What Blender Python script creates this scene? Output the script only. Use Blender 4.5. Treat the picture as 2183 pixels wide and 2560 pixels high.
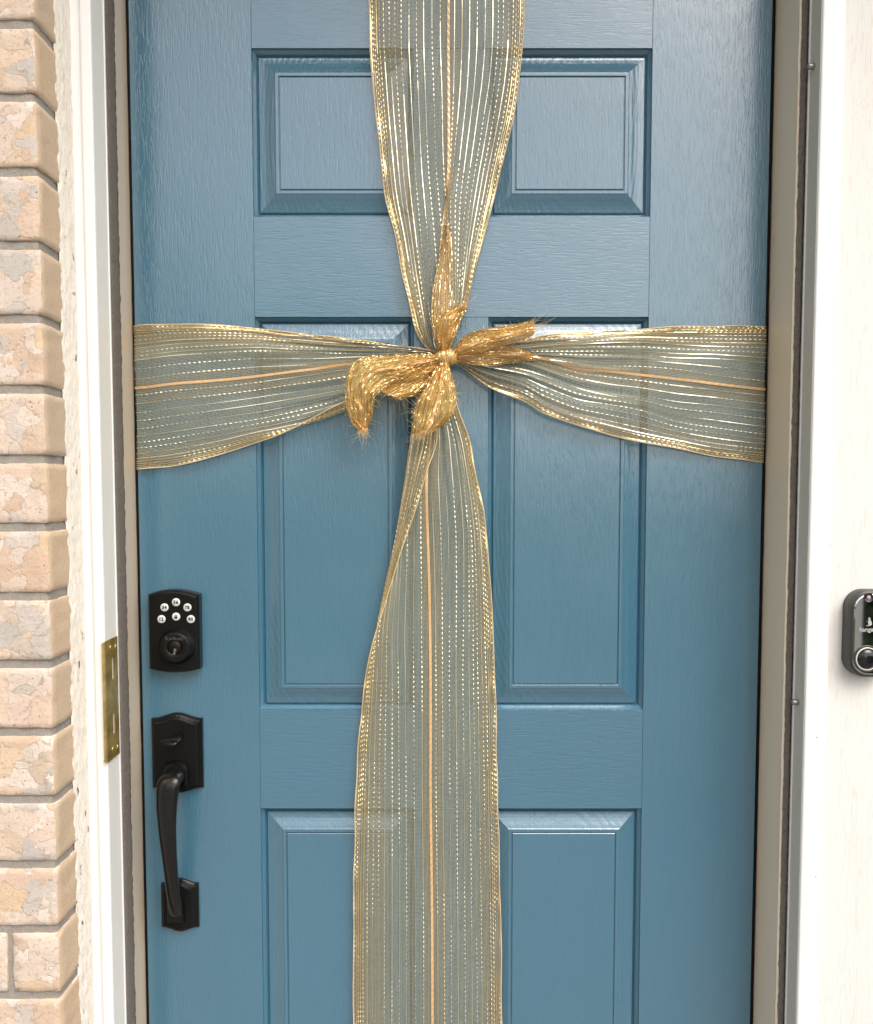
import bpy, bmesh, math, random
import numpy as np
from mathutils import Vector, Matrix, noise
R = math.radians
random.seed(7); rng = np.random.default_rng(7)
for o in list(bpy.data.objects): bpy.data.objects.remove(o)
S = bpy.context.scene
COL = S.collection

# ------------------------------------------------------------------ camera
CAMY, CAMZ, PITCH, F, CX, CY = -1.262, 1.37, R(3.44), 2186.0, 1091.5, 1351.0
cam = bpy.data.cameras.new('camera'); camo = bpy.data.objects.new('camera', cam); COL.objects.link(camo)
camo.location = (0, CAMY, CAMZ); camo.rotation_euler = (R(90) - PITCH, 0, 0)
cam.sensor_fit = 'HORIZONTAL'; cam.sensor_width = 36; cam.lens = 36 * F / 2183
cam.shift_y = (CY - 1280) / 2183
cam.clip_start = 0.02; cam.clip_end = 400
S.camera = camo

# ------------------------------------------------------------------ world, sun, exposure
SUN_EL, SUN_AZ = R(50), R(147)      # azimuth measured from +Y (into the house) towards +X
W = bpy.data.worlds.new('World'); S.world = W; W.use_nodes = True
nt = W.node_tree; nt.nodes.clear()
sky = nt.nodes.new('ShaderNodeTexSky'); sky.sky_type = 'NISHITA'; sky.sun_disc = False
sky.sun_elevation = SUN_EL; sky.sun_rotation = SUN_AZ; sky.dust_density = 3.0; sky.air_density = 1.0
hs = nt.nodes.new('ShaderNodeHueSaturation'); hs.inputs['Saturation'].default_value = 0.38
wm = nt.nodes.new('ShaderNodeMix'); wm.data_type = 'RGBA'; wm.blend_type = 'MULTIPLY'; wm.inputs[0].default_value = 1
wm.inputs[7].default_value = (1.05, 1.0, 0.95, 1)
bg = nt.nodes.new('ShaderNodeBackground'); bg.inputs[1].default_value = 0.15
wo = nt.nodes.new('ShaderNodeOutputWorld')
nt.links.new(sky.outputs[0], hs.inputs['Color']); nt.links.new(hs.outputs[0], wm.inputs[6])
nt.links.new(wm.outputs[2], bg.inputs[0]); nt.links.new(bg.outputs[0], wo.inputs[0])
sl = bpy.data.lights.new('sun', 'SUN'); sl.energy = 1.05; sl.angle = R(46); sl.color = (1, .96, .90)
so = bpy.data.objects.new('sun', sl); COL.objects.link(so)
sd = Vector((math.sin(SUN_AZ) * math.cos(SUN_EL), math.cos(SUN_AZ) * math.cos(SUN_EL), math.sin(SUN_EL)))
so.rotation_euler = sd.to_track_quat('Z', 'Y').to_euler(); so.location = sd * 20
S.view_settings.view_transform = 'Standard'; S.view_settings.look = 'None'
S.view_settings.gamma = 1; S.view_settings.use_curve_mapping = False
S.view_settings.exposure = .91
S.render.engine = 'CYCLES'
S.cycles.max_bounces = 10; S.cycles.diffuse_bounces = 5; S.cycles.glossy_bounces = 5; S.cycles.transparent_max_bounces = 24

# ------------------------------------------------------------------ helpers
def P(px, py, Y=0.0):
    """world point seen at photograph pixel (px, py) at distance Y from the door face"""
    c, s = math.cos(PITCH), math.sin(PITCH)
    a = (px - CX) / F; b = -(py - CY) / F
    dy = c + s * b; t = (Y - CAMY) / dy
    return Vector((a * t, Y, CAMZ + (-s + c * b) * t))

def tag(o, label=None, cat=None, group=None, kind=None):
    if label: o['label'] = label
    if cat: o['category'] = cat
    if group: o['group'] = group
    if kind: o['kind'] = kind
    return o
def thing(name, label, cat, loc=(0, 0, 0), group=None):
    o = bpy.data.objects.new(name, None); COL.objects.link(o); o.location = loc
    o.empty_display_size = .05
    return tag(o, label, cat, group)
def link(name, me, parent=None, mats=None, kind=None, label=None, smooth=None):
    """all meshes are written in world coordinates; parents are unrotated, so shift by the parent's location"""
    o = bpy.data.objects.new(name, me); COL.objects.link(o)
    if mats is not None:
        for m in (mats if isinstance(mats, (list, tuple)) else [mats]): me.materials.append(m)
    if parent is not None:
        o.parent = parent
        w = Vector((0, 0, 0)); p = parent
        while p is not None: w += p.location; p = p.parent
        o.location = -w
    if kind: o['kind'] = kind
    if label: o['label'] = label
    if smooth is not None:
        me.polygons.foreach_set('use_smooth', [smooth] * len(me.polygons))
    return o
def recenter(o):
    """put a mesh object's origin at its own centre"""
    me = o.data; vs = [v.co for v in me.vertices]
    c = sum(vs, Vector()) / len(vs); me.transform(Matrix.Translation(-c)); o.location = o.location + c
    for ch in o.children: ch.location = ch.location - c
    return o
def bmesh_obj(name, bm, parent=None, mats=None, kind=None, label=None, smooth=None):
    me = bpy.data.meshes.new(name); bm.to_mesh(me); bm.free()
    return link(name, me, parent, mats, kind, label, smooth)
def box(bm, x0, x1, y0, y1, z0, z1, bev=0.0, seg=2):
    vs = [bm.verts.new((x, y, z)) for x in (x0, x1) for y in (y0, y1) for z in (z0, z1)]
    f = [bm.faces.new([vs[i] for i in q]) for q in ((0, 1, 3, 2), (4, 6, 7, 5), (0, 4, 5, 1), (2, 3, 7, 6), (0, 2, 6, 4), (1, 5, 7, 3))]
    if bev > 0:
        es = list({e for ff in f for e in ff.edges})
        bmesh.ops.bevel(bm, geom=es, offset=bev, segments=seg, affect='EDGES', profile=.5)
def boxobj(name, d, parent, mat, bev=0.0, kind=None, label=None):
    bm = bmesh.new(); box(bm, *d, bev=bev); bmesh.ops.recalc_face_normals(bm, faces=bm.faces)
    return bmesh_obj(name, bm, parent, mat, kind, label)
def extrude_profile(name, prof, z0, z1, parent, mat, nz=1, jit=0.0, smooth=False, closed=True, jf=60.0, kind=None, label=None):
    """horizontal (x, y) profile carried up from z0 to z1, optionally made uneven"""
    vs = []; fs = []; n = len(prof)
    for i in range(nz + 1):
        z = z0 + (z1 - z0) * i / nz
        for k, (x, y) in enumerate(prof):
            a = noise.noise(Vector((x * jf * 2, y * jf * 2 + 9, z * jf))) * jit if jit else 0
            b = noise.noise(Vector((x * jf * 2 + 31, y * jf * 2, z * jf))) * jit if jit else 0
            vs.append((x + a, y + b, z))
    m = n if closed else n - 1
    for i in range(nz):
        for k in range(m):
            k2 = (k + 1) % n; fs.append((i * n + k, i * n + k2, (i + 1) * n + k2, (i + 1) * n + k))
    if closed:
        fs.append(tuple(reversed(range(n)))); fs.append(tuple(nz * n + k for k in range(n)))
    me = bpy.data.meshes.new(name); me.from_pydata(vs, [], fs)
    bm = bmesh.new(); bm.from_mesh(me); bmesh.ops.recalc_face_normals(bm, faces=bm.faces); bm.to_mesh(me); bm.free()
    return link(name, me, parent, mat, kind, label, smooth)
def tube(bm, pts, rad, n=8, cap=True):
    pts = [Vector(p) for p in pts]; rings = []; up = Vector((0.13, 0.3, 1)).normalized()
    for i, p in enumerate(pts):
        t = (pts[min(i + 1, len(pts) - 1)] - pts[max(i - 1, 0)]).normalized()
        a = t.cross(up); a = a.normalized() if a.length > 1e-5 else t.orthogonal().normalized()
        b = t.cross(a).normalized(); r = rad[i] if isinstance(rad, (list, tuple)) else rad
        ra, rb = (r if isinstance(r, tuple) else (r, r))
        rings.append([bm.verts.new(p + a * ra * math.cos(2 * math.pi * k / n) + b * rb * math.sin(2 * math.pi * k / n)) for k in range(n)])
    for i in range(len(rings) - 1):
        for k in range(n):
            bm.faces.new((rings[i][k], rings[i][(k + 1) % n], rings[i + 1][(k + 1) % n], rings[i + 1][k]))
    if cap: bm.faces.new(list(reversed(rings[0]))); bm.faces.new(rings[-1])
def lathe_y(bm, cx, cz, prof, n=40, sx=1, sz=1):
    """rings (radius, y) about an axis parallel to Y"""
    rings = []
    for r, y in prof:
        if r < 1e-6: rings.append([bm.verts.new((cx, y, cz))])
        else: rings.append([bm.verts.new((cx + sx * r * math.cos(2 * math.pi * k / n), y, cz + sz * r * math.sin(2 * math.pi * k / n))) for k in range(n)])
    for a, b in zip(rings, rings[1:]):
        for k in range(n):
            k2 = (k + 1) % n
            if len(a) == 1 and len(b) == 1: continue
            if len(b) == 1: bm.faces.new((a[k], a[k2], b[0]))
            elif len(a) == 1: bm.faces.new((a[0], b[k2], b[k]))
            else: bm.faces.new((a[k], a[k2], b[k2], b[k]))
def outline_stack(bm, rings, cap=True):
    """closed outlines (equal counts of points, (x, z)) placed at successive y"""
    rr = [[bm.verts.new((x, y, z)) for x, z in pts] for pts, y in rings]
    n = len(rr[0])
    for a, b in zip(rr, rr[1:]):
        for k in range(n):
            bm.faces.new((a[k], a[(k + 1) % n], b[(k + 1) % n], b[k]))
    if cap: bm.faces.new(rr[-1])

# ------------------------------------------------------------------ materials
def newmat(name):
    m = bpy.data.materials.new(name); m.use_nodes = True; n = m.node_tree; n.nodes.clear()
    out = n.nodes.new('ShaderNodeOutputMaterial'); b = n.nodes.new('ShaderNodeBsdfPrincipled')
    n.links.new(b.outputs[0], out.inputs[0]); return m, n, b, out
def setp(b, col=None, rough=None, metal=None, spec=None):
    if col is not None: b.inputs['Base Color'].default_value = (*col, 1)
    if rough is not None: b.inputs['Roughness'].default_value = rough
    if metal is not None: b.inputs['Metallic'].default_value = metal
    if spec is not None: b.inputs['Specular IOR Level'].default_value = spec
def coords(n, scale=(1, 1, 1), obj=True, loc=(0, 0, 0)):
    tc = n.nodes.new('ShaderNodeTexCoord'); mp = n.nodes.new('ShaderNodeMapping')
    mp.inputs['Scale'].default_value = scale; mp.inputs['Location'].default_value = loc
    n.links.new(tc.outputs['Object'], mp.inputs[0]); return mp.outputs[0]
def geo_pos(n, scale=(1, 1, 1), loc=(0, 0, 0)):
    g = n.nodes.new('ShaderNodeNewGeometry'); mp = n.nodes.new('ShaderNodeMapping')
    mp.inputs['Scale'].default_value = scale; mp.inputs['Location'].default_value = loc
    n.links.new(g.outputs['Position'], mp.inputs[0]); return mp.outputs[0]
def tnoise(n, vec, scale=5, detail=3, rough=.5, dist=0):
    t = n.nodes.new('ShaderNodeTexNoise'); t.inputs['Scale'].default_value = scale; t.inputs['Detail'].default_value = detail
    t.inputs['Roughness'].default_value = rough; t.inputs['Distortion'].default_value = dist
    if vec is not None: n.links.new(vec, t.inputs['Vector'])
    return t.outputs['Fac']
def ramp(n, fac, stops, interp='LINEAR'):
    r = n.nodes.new('ShaderNodeValToRGB'); r.color_ramp.interpolation = interp; e = r.color_ramp.elements
    while len(e) < len(stops): e.new(.5)
    for i, (p, c) in enumerate(stops):
        e[i].position = p; e[i].color = (*c, 1) if len(c) == 3 else c
    n.links.new(fac, r.inputs[0]); return r.outputs[0]
def mix(n, fac, a, b, mode='MIX'):
    m = n.nodes.new('ShaderNodeMix'); m.data_type = 'RGBA'; m.blend_type = mode
    for s, v in ((m.inputs[0], fac), (m.inputs[6], a), (m.inputs[7], b)):
        if isinstance(v, (int, float)): s.default_value = v
        elif isinstance(v, tuple): s.default_value = (*v, 1)
        else: n.links.new(v, s)
    return m.outputs[2]
def math_(n, op, a, b=0.0, c=None):
    m = n.nodes.new('ShaderNodeMath'); m.operation = op
    for s, v in zip(m.inputs, (a, b, c)):
        if v is None: continue
        if isinstance(v, (int, float)): s.default_value = v
        else: n.links.new(v, s)
    return m.outputs[0]
def bump(n, b, h, strength=.3, dist=.001, prev=None):
    bp = n.nodes.new('ShaderNodeBump'); bp.inputs['Strength'].default_value = strength; bp.inputs['Distance'].default_value = dist
    n.links.new(h, bp.inputs['Height'])
    if prev is not None: n.links.new(prev, bp.inputs['Normal'])
    if b is not None: n.links.new(bp.outputs[0], b.inputs['Normal'])
    return bp.outputs[0]

PAINT = (0.047, 0.149, 0.226)
def door_paint(name, vertical=True, arcs=False):
    m, n, b, out = newmat(name)
    sc = (1, 1, .10) if vertical else (.10, 1, 1)
    v = geo_pos(n, sc); v0 = geo_pos(n)
    tone = tnoise(n, v0, 3.2, 4, .55); t2 = tnoise(n, geo_pos(n, (1, 1, .25) if vertical else (.25, 1, 1)), 26, 3)
    c = mix(n, tone, tuple(x * .92 for x in PAINT), tuple(x * 1.09 for x in PAINT))
    c = mix(n, math_(n, 'MULTIPLY', t2, .35), c, (PAINT[0] * 1.25, PAINT[1] * 1.02, PAINT[2] * .92))
    n.links.new(c, b.inputs['Base Color'])
    r = n.nodes.new('ShaderNodeMapRange'); r.inputs['To Min'].default_value = .20; r.inputs['To Max'].default_value = .30
    n.links.new(tnoise(n, v0, 9, 4), r.inputs[0]); n.links.new(r.outputs[0], b.inputs['Roughness'])
    b.inputs['Specular IOR Level'].default_value = .6
    b.inputs['Coat Weight'].default_value = 1.0; b.inputs['Coat IOR'].default_value = 1.78; b.inputs['Coat Roughness'].default_value = .16
    grain = tnoise(n, v, 420, 3, .6, .4)
    pore = ramp(n, tnoise(n, v, 360, 2, .5, .8), [(0.0, (0, 0, 0)), (.40, (0, 0, 0)), (.47, (1, 1, 1)), (1, (1, 1, 1))])
    h = math_(n, 'ADD', math_(n, 'MULTIPLY', grain, .55), math_(n, 'MULTIPLY', pore, .5))
    peel = tnoise(n, v0, 520, 2)
    h = math_(n, 'ADD', h, math_(n, 'MULTIPLY', peel, .35))
    if arcs:
        w = n.nodes.new('ShaderNodeTexWave'); w.wave_type = 'RINGS'; w.rings_direction = 'Y'
        n.links.new(coords(n, (1, 1, .42)), w.inputs[0]); w.inputs['Scale'].default_value = 48
        w.inputs['Distortion'].default_value = 2.5; w.inputs['Detail'].default_value = 2; w.inputs['Detail Scale'].default_value = .7
        h = math_(n, 'ADD', h, math_(n, 'MULTIPLY', w.outputs['Fac'], .42))
    p = bump(n, None, tnoise(n, v0, 14, 2), .25, .002)
    bn = bump(n, b, h, .5 if vertical else .34, .0009, p); n.links.new(bump(n, None, h, .18 if vertical else .12, .0007, p), b.inputs['Coat Normal'])
    return m
M_V = door_paint('blue_paint_upright_grain', True); M_H = door_paint('blue_paint_level_grain', False)
M_P = door_paint('blue_paint_panel', True); M_ARC = door_paint('blue_paint_bevel_arched_grain', True, True)

def simple(name, col, rough=.5, metal=0, spec=.5, bs=0, bscale=200, var=0, vscale=20, bd=.001):
    m, n, b, out = newmat(name); setp(b, col, rough, metal, spec)
    v = geo_pos(n)
    if var:
        c = mix(n, tnoise(n, v, vscale, 5, .6), tuple(x * (1 - var) for x in col), tuple(min(1, x * (1 + var)) for x in col))
        n.links.new(c, b.inputs['Base Color'])
    if bs: bump(n, b, tnoise(n, v, bscale, 4, .6), bs, bd)
    return m
M_BLACK = simple('black_lock_finish', (.006, .0058, .0052), .24, 0, .26, .08, 900, .2, 60)
M_BLACK2 = simple('black_lock_face', (.007, .007, .0065), .34, 0, .14, .12, 1200, .2, 60)
M_RUBBER = simple('black_weatherstrip_rubber', (.004, .004, .0035), .6, 0, .15, .3, 300)
M_BUTTON = simple('pale_button_rubber', (.66, .66, .64), .5, 0, .4, .05, 500)
M_DIGIT = simple('black_digit_print', (.012, .012, .012), .5)
def white_metal():
    m, n, b, out = newmat('white_enamelled_aluminium'); setp(b, (.76, .76, .755), .32)
    v = geo_pos(n); v2 = geo_pos(n, (1, 1, .06))
    dirt = ramp(n, tnoise(n, v, 34, 6, .7), [(0, (0, 0, 0)), (.66, (0, 0, 0)), (.78, (1, 1, 1)), (1, (1, 1, 1))])
    streak = ramp(n, tnoise(n, v2, 240, 3, .6), [(0, (0, 0, 0)), (.5, (0, 0, 0)), (.75, (1, 1, 1)), (1, (1, 1, 1))])
    c = mix(n, math_(n, 'MULTIPLY', dirt, .13), (.76, .76, .755), (.5, .46, .4))
    c = mix(n, math_(n, 'MULTIPLY', streak, .05), c, (.55, .5, .44))
    sp = n.nodes.new('ShaderNodeTexVoronoi'); n.links.new(v, sp.inputs[0]); sp.inputs['Scale'].default_value = 46
    spk = ramp(n, sp.outputs['Distance'], [(0, (1, 1, 1)), (.045, (1, 1, 1)), (.06, (0, 0, 0)), (1, (0, 0, 0))])
    sel = ramp(n, tnoise(n, v, 13, 2), [(0, (0, 0, 0)), (.60, (0, 0, 0)), (.63, (1, 1, 1)), (1, (1, 1, 1))])
    c = mix(n, math_(n, 'MULTIPLY', spk, sel), c, (.12, .09, .06))
    n.links.new(c, b.inputs['Base Color']); bump(n, b, tnoise(n, v, 60, 2), .05, .001); return m
M_WHITE = white_metal()
M_GREYCH = simple('pale_grey_channel', (.74, .725, .67), .4, 0, .5, .04, 90, .06, 30)
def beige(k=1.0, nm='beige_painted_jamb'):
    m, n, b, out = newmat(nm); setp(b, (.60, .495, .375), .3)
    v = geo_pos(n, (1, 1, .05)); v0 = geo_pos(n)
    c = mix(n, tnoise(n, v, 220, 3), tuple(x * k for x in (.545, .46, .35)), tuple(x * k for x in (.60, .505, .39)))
    sp = n.nodes.new('ShaderNodeTexVoronoi'); n.links.new(geo_pos(n, (1, 1, .45)), sp.inputs[0]); sp.inputs['Scale'].default_value = 38
    spk = ramp(n, sp.outputs['Distance'], [(0, (1, 1, 1)), (.04, (1, 1, 1)), (.06, (0, 0, 0)), (1, (0, 0, 0))])
    c = mix(n, math_(n, 'MULTIPLY', spk, .6), c, (.8, .74, .64))
    n.links.new(c, b.inputs['Base Color']); bump(n, b, tnoise(n, v, 300, 3), .15, .0006); return m
M_BEIGE = beige(); M_BEIGE2 = beige(1.42, 'shade_lifted_beige_jamb')  # second copy is the same beige, lightened to offset dim light on the right jamb
M_PILE = simple('dark_brown_pile', (.19, .165, .14), .95, 0, .2, .8, 900, .55, 260, .002)
M_CAULK = None
def caulk():
    m, n, b, out = newmat('cream_sealant'); v = geo_pos(n)
    c = mix(n, tnoise(n, v, 60, 5, .6), (.70, .64, .54), (.82, .79, .73))
    cr = n.nodes.new('ShaderNodeTexNoise'); n.links.new(geo_pos(n, (1, 1, .25)), cr.inputs[0]); cr.inputs['Scale'].default_value = 150; cr.inputs['Detail'].default_value = 4
    line = ramp(n, cr.outputs['Fac'], [(0, (0, 0, 0)), (.485, (0, 0, 0)), (.5, (1, 1, 1)), (.515, (0, 0, 0)), (1, (0, 0, 0))])
    c = mix(n, math_(n, 'MULTIPLY', line, .55), c, (.33, .24, .15))
    dk = ramp(n, tnoise(n, geo_pos(n, (1, 1, .5)), 90, 3), [(0, (1, 1, 1)), (.29, (1, 1, 1)), (.33, (0, 0, 0)), (1, (0, 0, 0))])
    c = mix(n, dk, c, (.16, .12, .08))
    n.links.new(c, b.inputs['Base Color']); b.inputs['Roughness'].default_value = .6
    bump(n, b, tnoise(n, geo_pos(n, (1, 1, .4)), 130, 5, .65), .8, .003); return m
M_CAULK = caulk()
def brick_face():
    m, n, b, out = newmat('rough_pale_brick_face')
    oi = n.nodes.new('ShaderNodeObjectInfo'); rnd = oi.outputs['Random']
    g = n.nodes.new('ShaderNodeNewGeometry')
    dn = n.nodes.new('ShaderNodeTexNoise'); dn.inputs['Scale'].default_value = 36; dn.inputs['Detail'].default_value = 5
    n.links.new(g.outputs['Position'], dn.inputs['Vector'])
    off = n.nodes.new('ShaderNodeVectorMath'); off.operation = 'MULTIPLY_ADD'
    n.links.new(dn.outputs['Color'], off.inputs[0]); off.inputs[1].default_value = (.055, .055, .045); n.links.new(g.outputs['Position'], off.inputs[2])
    vo = n.nodes.new('ShaderNodeTexVoronoi'); vo.inputs['Scale'].default_value = 31; n.links.new(off.outputs[0], vo.inputs[0])
    ve = n.nodes.new('ShaderNodeTexVoronoi'); ve.feature = 'DISTANCE_TO_EDGE'; ve.inputs['Scale'].default_value = 31; n.links.new(off.outputs[0], ve.inputs[0])
    sx = n.nodes.new('ShaderNodeSeparateColor'); n.links.new(vo.outputs['Color'], sx.inputs[0])
    pal = ramp(n, sx.outputs[0], [(0, (.58, .39, .26)), (.22, (.68, .51, .39)), (.42, (.66, .56, .49)), (.6, (.45, .42, .39)), (.75, (.66, .46, .27)), (.9, (.74, .63, .55))])
    base = ramp(n, rnd, [(0, (.68, .56, .46)), (.3, (.66, .51, .40)), (.55, (.70, .59, .50)), (.8, (.60, .53, .47)), (1, (.70, .55, .40))])
    c = mix(n, .92, base, pal)
    v = geo_pos(n)
    c = mix(n, math_(n, 'MULTIPLY', tnoise(n, v, 95, 6, .7), .55), c, mix(n, .5, c, (.80, .72, .64)))
    c = mix(n, ramp(n, tnoise(n, v, 210, 4, .7), [(0, (1, 1, 1)), (.34, (.7, .7, .7)), (.44, (0, 0, 0)), (1, (0, 0, 0))]), c, (.48, .36, .26))
    edge = ramp(n, ve.outputs['Distance'], [(0, (1, 1, 1)), (.018, (.8, .8, .8)), (.045, (0, 0, 0)), (1, (0, 0, 0))])
    brk = ramp(n, tnoise(n, v, 60, 3), [(0, (0, 0, 0)), (.42, (0, 0, 0)), (.56, (1, 1, 1)), (1, (1, 1, 1))])
    e2 = math_(n, 'MULTIPLY', edge, brk)
    c = mix(n, math_(n, 'MULTIPLY', e2, .34), c, (.36, .25, .17))
    # wandering fine fissures
    fv = tnoise(n, geo_pos(n, (1, 1, 1.8)), 55, 6, .62, .8)
    fis = ramp(n, fv, [(0, (0, 0, 0)), (.487, (0, 0, 0)), (.5, (1, 1, 1)), (.513, (0, 0, 0)), (1, (0, 0, 0))])
    c = mix(n, math_(n, 'MULTIPLY', fis, .20), c, (.42, .29, .2))
    pit = n.nodes.new('ShaderNodeTexVoronoi'); pit.inputs['Scale'].default_value = 140; n.links.new(v, pit.inputs[0])
    pm = ramp(n, pit.outputs['Distance'], [(0, (1, 1, 1)), (.09, (1, 1, 1)), (.13, (0, 0, 0)), (1, (0, 0, 0))])
    ps = ramp(n, tnoise(n, v, 50, 2), [(0, (0, 0, 0)), (.56, (0, 0, 0)), (.6, (1, 1, 1)), (1, (1, 1, 1))])
    pf = math_(n, 'MULTIPLY', pm, ps)
    c = mix(n, pf, c, (.16, .1, .06))
    n.links.new(c, b.inputs['Base Color']); b.inputs['Roughness'].default_value = .85; b.inputs['Specular IOR Level'].default_value = .3
    h = math_(n, 'SUBTRACT', tnoise(n, v, 190, 8, .8), math_(n, 'MULTIPLY', e2, .25))
    h = math_(n, 'SUBTRACT', h, math_(n, 'MULTIPLY', fis, .12))
    h = math_(n, 'SUBTRACT', h, math_(n, 'MULTIPLY', pf, .6))
    h = math_(n, 'ADD', h, math_(n, 'MULTIPLY', sx.outputs[1], .35))
    bump(n, b, h, .8, .0022); return m
def brick_side():
    m, n, b, out = newmat('smooth_tan_brick_side'); v = geo_pos(n)
    oi = n.nodes.new('ShaderNodeObjectInfo')
    c0 = ramp(n, oi.outputs['Random'], [(0, (.56, .40, .255)), (.3, (.61, .44, .285)), (.6, (.53, .40, .275)), (.85, (.46, .38, .295)), (1, (.63, .45, .28))])
    c = mix(n, math_(n, 'MULTIPLY', tnoise(n, v, 45, 6, .7), .8), c0, (.55, .43, .32))
    c = mix(n, ramp(n, tnoise(n, v, 260, 4, .7), [(0, (1, 1, 1)), (.36, (.6, .6, .6)), (.46, (0, 0, 0)), (1, (0, 0, 0))]), c, (.42, .30, .19))
    n.links.new(c, b.inputs['Base Color']); b.inputs['Roughness'].default_value = .85
    bump(n, b, tnoise(n, v, 220, 6, .65), .4, .0013); return m
M_BF, M_BS = brick_face(), brick_side()
M_MORTAR = simple('grey_sandy_mortar', (.34, .31, .27), .95, 0, .2, .9, 700, .3, 240, .002)
def wall_mat():
    m, n, b, out = newmat('cream_rough_sawn_board')
    v = geo_pos(n, (1, 1, .09)); v0 = geo_pos(n)
    c = mix(n, tnoise(n, v0, 5, 4), (.72, .695, .655), (.735, .72, .69))
    g = ramp(n, tnoise(n, v, 190, 4, .6, 1.5), [(0, (1, 1, 1)), (.36, (.6, .6, .6)), (.45, (0, 0, 0)), (1, (0, 0, 0))])
    c = mix(n, math_(n, 'MULTIPLY', g, .5), c, (.58, .50, .41))
    s = tnoise(n, geo_pos(n, (1, 1, .35)), 70, 5, .6, 2.0)
    cr = ramp(n, s, [(0, (0, 0, 0)), (.492, (0, 0, 0)), (.5, (1, 1, 1)), (.508, (0, 0, 0)), (1, (0, 0, 0))])
    br = ramp(n, tnoise(n, v0, 22, 2), [(0, (0, 0, 0)), (.5, (0, 0, 0)), (.6, (1, 1, 1)), (1, (1, 1, 1))])
    c = mix(n, math_(n, 'MULTIPLY', math_(n, 'MULTIPLY', cr, br), .55), c, (.5, .4, .3))
    n.links.new(c, b.inputs['Base Color']); b.inputs['Roughness'].default_value = .7
    bump(n, b, math_(n, 'ADD', tnoise(n, v, 260, 4, .6, 1), math_(n, 'MULTIPLY', tnoise(n, v0, 120, 4), .5)), .45, .0012); return m
M_WALL = wall_mat()
def brass():
    m, n, b, out = newmat('worn_polished_brass'); v = geo_pos(n)
    st = ramp(n, tnoise(n, v, 45, 5, .6), [(0, (.26, .18, .05)), (.42, (.40, .28, .09)), (.58, (.60, .43, .15)), (1, (.88, .68, .30))])
    n.links.new(st, b.inputs['Base Color']); b.inputs['Metallic'].default_value = .72
    r = n.nodes.new('ShaderNodeMapRange'); r.inputs['To Min'].default_value = .22; r.inputs['To Max'].default_value = .5
    n.links.new(tnoise(n, v, 60, 3), r.inputs[0]); n.links.new(r.outputs[0], b.inputs['Roughness'])
    bump(n, b, tnoise(n, v, 50, 3), .15, .002); return m
M_BRASS = brass()
M_STEEL = simple('dull_zinc_pin', (.36, .33, .29), .35, .9, .5, .1, 500, .2, 100)

def gauze_mat(name, col, tcol, trans=.35, rough=.35):
    m, n, b, out = newmat(name)
    v = geo_pos(n)
    c = mix(n, tnoise(n, v, 60, 3), tuple(x * .85 for x in col), tuple(min(1, x * 1.15) for x in col))
    n.links.new(c, b.inputs['Base Color'])
    b.inputs['Roughness'].default_value = rough; b.inputs['Specular IOR Level'].default_value = .6
    tr = n.nodes.new('ShaderNodeBsdfTranslucent'); tr.inputs['Color'].default_value = (*tcol, 1)
    ms = n.nodes.new('ShaderNodeMixShader'); ms.inputs[0].default_value = trans
    n.links.new(b.outputs[0], ms.inputs[1]); n.links.new(tr.outputs[0], ms.inputs[2]); n.links.new(ms.outputs[0], out.inputs[0])
    return m
M_GAUZE = gauze_mat('clear_mesh_thread', (.40, .385, .27), (.5, .47, .30), .25)
M_GOLDTH = gauze_mat('gold_tinted_mesh_thread', (.52, .385, .165), (.7, .45, .14), .3)
M_WEDGE = gauze_mat('lightened_fold_thread', (.90, .74, .46), (1.0, .78, .42), .5)  # same ribbon thread, lightened against the shade within stacked folds
M_TAILTH = gauze_mat('layer_light_gold_thread', (1.0, .75, .32), (1.0, .72, .24), .58)  # same ribbon thread; light bouncing between gathered layers painted as deeper gold
M_LUREX = simple('pale_gold_metallic_thread', (.88, .80, .60), .38, 1.0)
M_LUREX2 = simple('deep_gold_metallic_thread', (.92, .70, .36), .34, 1.0)
M_STRIPE = gauze_mat('copper_ribbon_stripe', (.86, .50, .22), (.8, .4, .1), .15, .3)
M_SELV = gauze_mat('pale_gold_selvedge', (.76, .60, .35), (.8, .5, .2), .15, .4)
M_FRAY = gauze_mat('pale_frayed_fibre', (.84, .62, .30), (.9, .6, .25), .3, .3)

# ------------------------------------------------------------------ setting: porch and ground
def setting(name, d, mat, bev=0):
    return tag(boxobj(name, d, None, mat, bev), kind='structure')
def concrete(name, col):
    m, n, b, out = newmat(name); v = geo_pos(n)
    c = mix(n, tnoise(n, v, 3, 8, .65), tuple(x * .8 for x in col), tuple(x * 1.15 for x in col)); n.links.new(c, b.inputs['Base Color'])
    b.inputs['Roughness'].default_value = .85; bump(n, b, tnoise(n, v, 140, 5), .3, .002); return m
M_CONC = concrete('weathered_concrete', (.24, .23, .215)); M_CEIL = simple('porch_ceiling_paint', (.60, .59, .56), .6, 0, .4, .1, 60, .05, 3)
M_WING = simple('tan_wing_wall', (.58, .49, .40), .9, 0, .2, .4, 90, .25, 9)
M_GRASS = simple('lawn_grass', (.07, .10, .03), .9, 0, .2, .6, 80, .5, 6, .02)
M_LEAF = simple('dark_green_leaves', (.045, .075, .025), .6, 0, .4, 0, 20, .5, 2)
M_BARK = simple('brown_bark', (.12, .09, .065), .9, 0, .2, .5, 40, .3, 10, .01)
setting('porch_floor', (-2.2, 2.6, -2.3, .35, -.10, 0.0), M_CONC, .006)
setting('ground', (-60, 60, -120, 30, -.6, -.12), M_GRASS)
setting('front_walk', (-2.3, 2.4, -6.5, -2.3, -.12, -.09), M_CONC)
setting('street', (-60, 60, -16, -9.0, -.12, -.095), M_CONC)
setting('driveway', (2.4, 8.5, -22, .6, -.12, -.09), M_CONC)
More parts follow.
